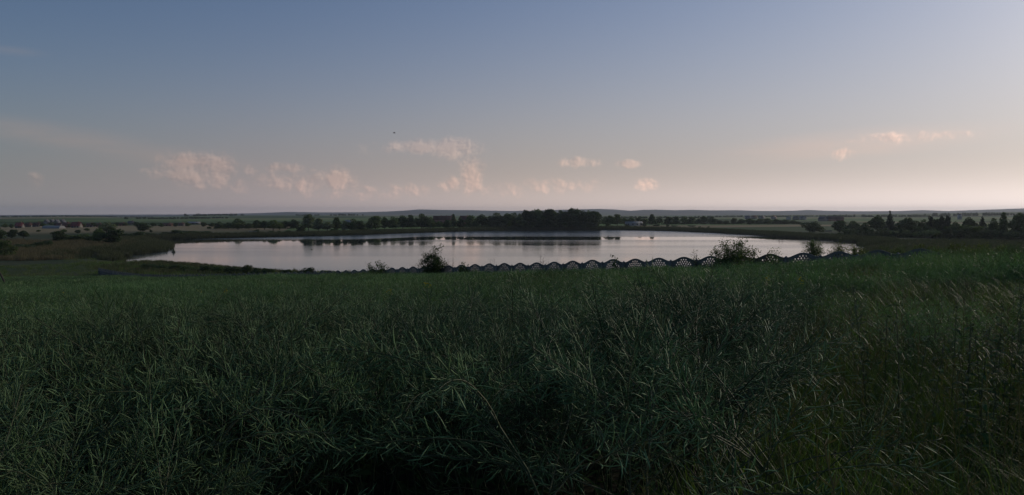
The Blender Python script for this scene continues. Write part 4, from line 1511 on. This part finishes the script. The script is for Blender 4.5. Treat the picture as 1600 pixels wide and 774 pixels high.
for k, (px, yb, c) in enumerate([(686, 347, M_brown), (694, 346.5, M_brown), (702, 345.5, M_brown), (727, 345.5, M_brown)]):
    house(px, yb, 13, 10, 6, 4.5, M_wallb, c, '%s brown farm roof above the bushes left of the dense stand' % ['leftmost', 'second', 'third', 'rightmost'][k], .2 * k, 'farm roofs behind the belt', dist=960)
house(988, 352.5, 15, 8, 3.2, 1.2, M_white, M_white, 'white long shed below the hedge line right of the stand', .0, dist=860)
house(997, 352, 8, 8, 3.0, 1.4, M_wallw, M_white, 'small pale shed right of the white long shed', .1, dist=880)
for k, (px, d, c, rf_) in enumerate([(1168, 1700, M_white, M_grey), (1178, 1750, M_wallw, M_brown), (1190, 1700, M_wallw, M_grey), (1209, 1650, M_wallw, M_brown), (1232, 1500, M_white, M_grey),
                                     (1243, 1480, M_wallw, M_grey), (1254, 1500, M_white, M_grey), (1285, 1300, M_wallw, M_grey), (1296, 1320, M_white, M_grey), (1300, 1300, M_wallb, M_brown), (1312, 1300, M_wallb, M_brown)]):
    house(px, 345, 11, 9, 4, 3.4, c, rf_, 'tiny hazy house, %s from the left in the distant right village' % ORD[k], .3 * k, 'tiny houses of the distant right village', dist=d)
house(1499, 340, 6, 6, 9, 2, M_white, M_grey, 'bright white tower like house on the right wooded slope', .0, dist=1500)
# white plastic tunnel beside the village
x, y, z = cast(84, 357.2)
g = MB()
t_ = np.linspace(0, math.pi, 9)
ring = np.stack([np.zeros(9), 4 * np.cos(t_), 2.6 * np.sin(t_)], -1)
V = np.concatenate([ring + [-10, 0, 0], ring + [10, 0, 0]])
i = np.arange(8)
g.add(V, Q=np.concatenate([np.stack([i, i + 1, i + 10, i + 9], -1)]))
g.add(ring + [-10, 0, 0], T=[[0, k, k + 1] for k in range(1, 8)])
g.add(ring + [10, 0, 0], T=[[0, k + 1, k] for k in range(1, 8)])
o = link('greenhouse', g.mesh('greenhouse', [M_white]), None, (x, y, z))
o.rotation_euler = (0, 0, -.25)
tag(o, 'white plastic greenhouse tunnel in front of the left village', 'greenhouse')

# ------------------------------------------------------------------ small things on and by the water
x, y = onplane(271, 394.5)
t = empty('reed_islet', (x, y, 0))
g = MB()
for k in range(60):
    a = random.uniform(0, 6.28)
    rr = random.uniform(0, .75)
    P = np.array([[rr * math.cos(a), rr * math.sin(a), -.1], [rr * 1.1 * math.cos(a), rr * 1.1 * math.sin(a), random.uniform(.6, 1.5) * (1.2 - rr)]])
    g.ribbon(P, .10, unit(np.array([random.gauss(0, 1), random.gauss(0, 1), 0])))
link('reeds', g.mesh('reeds', [CROWN['dark']]), t)
g = MB()
g.tube(np.array([[0, 0, -.3], [0, 0, .08], [0, 0, .18]]), [.95, .85, .3], 9)
link('mud_base', g.mesh('mud_base', [M_bark]), t)
tag(t, 'small dark clump of reeds standing alone in the left bay', 'reed clump')


def duck(px, py, label, s=1.6):
    x, y = onplane(px, py)
    t = empty('duck', (x, y, -.02), random.uniform(-.6, .6), (s, s, s))
    b = MB()
    tt = np.linspace(0, 1, 7)
    b.tube(np.stack([-.32 + .62 * tt, np.zeros(7), .09 + .05 * np.abs(tt - .5)], -1), [.01, .08, .12, .14, .13, .09, .02], 8)
    b.tube(np.array([[.22, 0, .12], [.27, 0, .22], [.29, 0, .30], [.31, 0, .35], [.36, 0, .36]]), [.06, .04, .045, .06, .02], 7)
    link('body', b.mesh('body', [M_bark], True), t)
    k = MB()
    k.tube(np.array([[.35, 0, .35], [.39, 0, .345], [.43, 0, .335]]), [.03, .022, .008], 5)
    link('beak', k.mesh('beak', [M_straw], True), t)
    tag(t, label, 'duck', 'ducks on the lake')


duck(436, 377, 'dark duck swimming near the left far shore')
duck(950, 369.5, 'dark duck swimming off the end of the dense stand')
duck(487, 390, 'dark duck floating in the left middle of the lake', 1.2)
# angler's stand by the right shore
x, y = onplane(1220, 376.4)
t = empty('fishing_platform', (x, y, 0))
g = MB()
g.box((0, 0, .75), (2.4, 1.8, .14))
link('deck', g.mesh('deck', [M_bark]), t)
for sx in (-1, 1):
    for sy in (-1, 1):
        g = MB()
        g.tube(np.array([[sx * 1.05, sy * .75, -.8], [sx * 1.05, sy * .75, .68]]), .08, 6)
        link('leg', g.mesh('leg', [M_bark]), t)
g = MB()
for sx in (-1, 1):
    g.tube(np.array([[sx * 1.1, -.8, .83], [sx * 1.1, -.8, 1.8]]), .05, 5)
g.tube(np.array([[-1.1, -.8, 1.75], [1.1, -.8, 1.75]]), .045, 5)
link('railing', g.mesh('railing', [M_bark]), t)
tag(t, 'small dark fishing platform standing in the water at the right shore', 'platform')


def boat(px, py, L, label, rz):
    x, y, z = cast(px, py)
    t = empty('rowing_boat', (x, y, z + .05), rz)
    h = MB()
    n = 9
    tt = np.linspace(-1, 1, n)
    wd = (1 - np.abs(tt) ** 2.6) * .65 + .05
    V = []
    for a, w_ in zip(tt, wd):
        for s, zz in ((-1, .55), (-.65, .05), (.65, .05), (1, .55)):
            V.append([a * L / 2, s * w_, zz + .18 * a * a])
    Q = []
    for i in range(n - 1):
        for j in range(3):
            Q.append([i * 4 + j, i * 4 + j + 1, i * 4 + 5 + j, i * 4 + 4 + j])
    h.add(np.array(V), Q=Q)
    h.box((-.2 * L, 0, .35), (.25, .95, .04))
    h.box((.15 * L, 0, .35), (.25, 1.05, .04))
    link('hull', h.mesh('hull', [M_white]), t)
    tag(t, label, 'boat')
    return t


b1 = boat(1294, 364.6, 5, 'small white boat lying ashore between the right hand trees', .3)
b2 = boat(395, 365.2, 5, 'small white boat pulled up at the left far shore', -.2)
b1.location.z += 1.0
b1.scale = b2.scale = (1.3, 1.3, 1.6)
b2.location.z += .6
# leaning stake at the left edge of the field
xs_, ys_ = (4 - 800) / F * 118, 118
zz = h1(xs_, ys_)
g = MB()
g.tube(np.array([[0, 0, -.3], [-.7, 0, 1.4], [-1.5, .1, 3.0]]), [.16, .14, .12], 7)
o = link('wooden_stake', g.mesh('wooden_stake', [M_bark]), None, (xs_ + .8, ys_, zz))
tag(o, 'dark leaning wooden stake at the far left edge of the field', 'stake')

# bird in the sky
d = ray(616, 208)
t = empty('bird', (d[0] * 60, 60, EYE + d[2] * 60), .4)
b = MB()
tt = np.linspace(0, 1, 6)
b.tube(np.stack([-.10 + .2 * tt, 0 * tt, 0 * tt], -1), [.004, .02, .026, .024, .02, .004], 6)
link('body', b.mesh('body', [M_bark], True), t)
for s in (-1, 1):
    w = MB()
    P = np.array([[0, 0, .01], [.01, s * .07, .05], [0, s * .14, .06], [-.03, s * .22, .03]])
    w.ribbon(P, [.07, .065, .045, .006], np.array([1, 0, 0.1]))
    link('wing', w.mesh('wing', [M_bark]), t)
tag(t, 'small dark bird flying high over the middle of the lake', 'bird')

# ------------------------------------------------------------------ air
zs = gv[:, 2]
bot, topz = float(zs.min()) - 1.0, float(zs.max()) + 12
topz = max(topz, 30)


def haze_mat():
    m = bpy.data.materials.new('haze_air')
    m.use_nodes = True
    N = m.node_tree
    N.nodes.remove(N.nodes['Principled BSDF'])
    v = N.nodes.new('ShaderNodeVolumePrincipled')
    v.inputs['Color'].default_value = (.80, .86, .95, 1)
    v.inputs['Density'].default_value = HAZE
    v.inputs['Anisotropy'].default_value = 0.35
    out = [n for n in N.nodes if n.type == 'OUTPUT_MATERIAL'][0]
    N.links.new(v.outputs[0], out.inputs['Volume'])
    return m


HAZE = 0.000065
hb = MB()
hb.box((0, 0, (bot + topz) / 2), (22400, 22400, topz - bot))
hz = link('haze', hb.mesh('haze', [haze_mat()]))
tag(hz, kind='stuff')
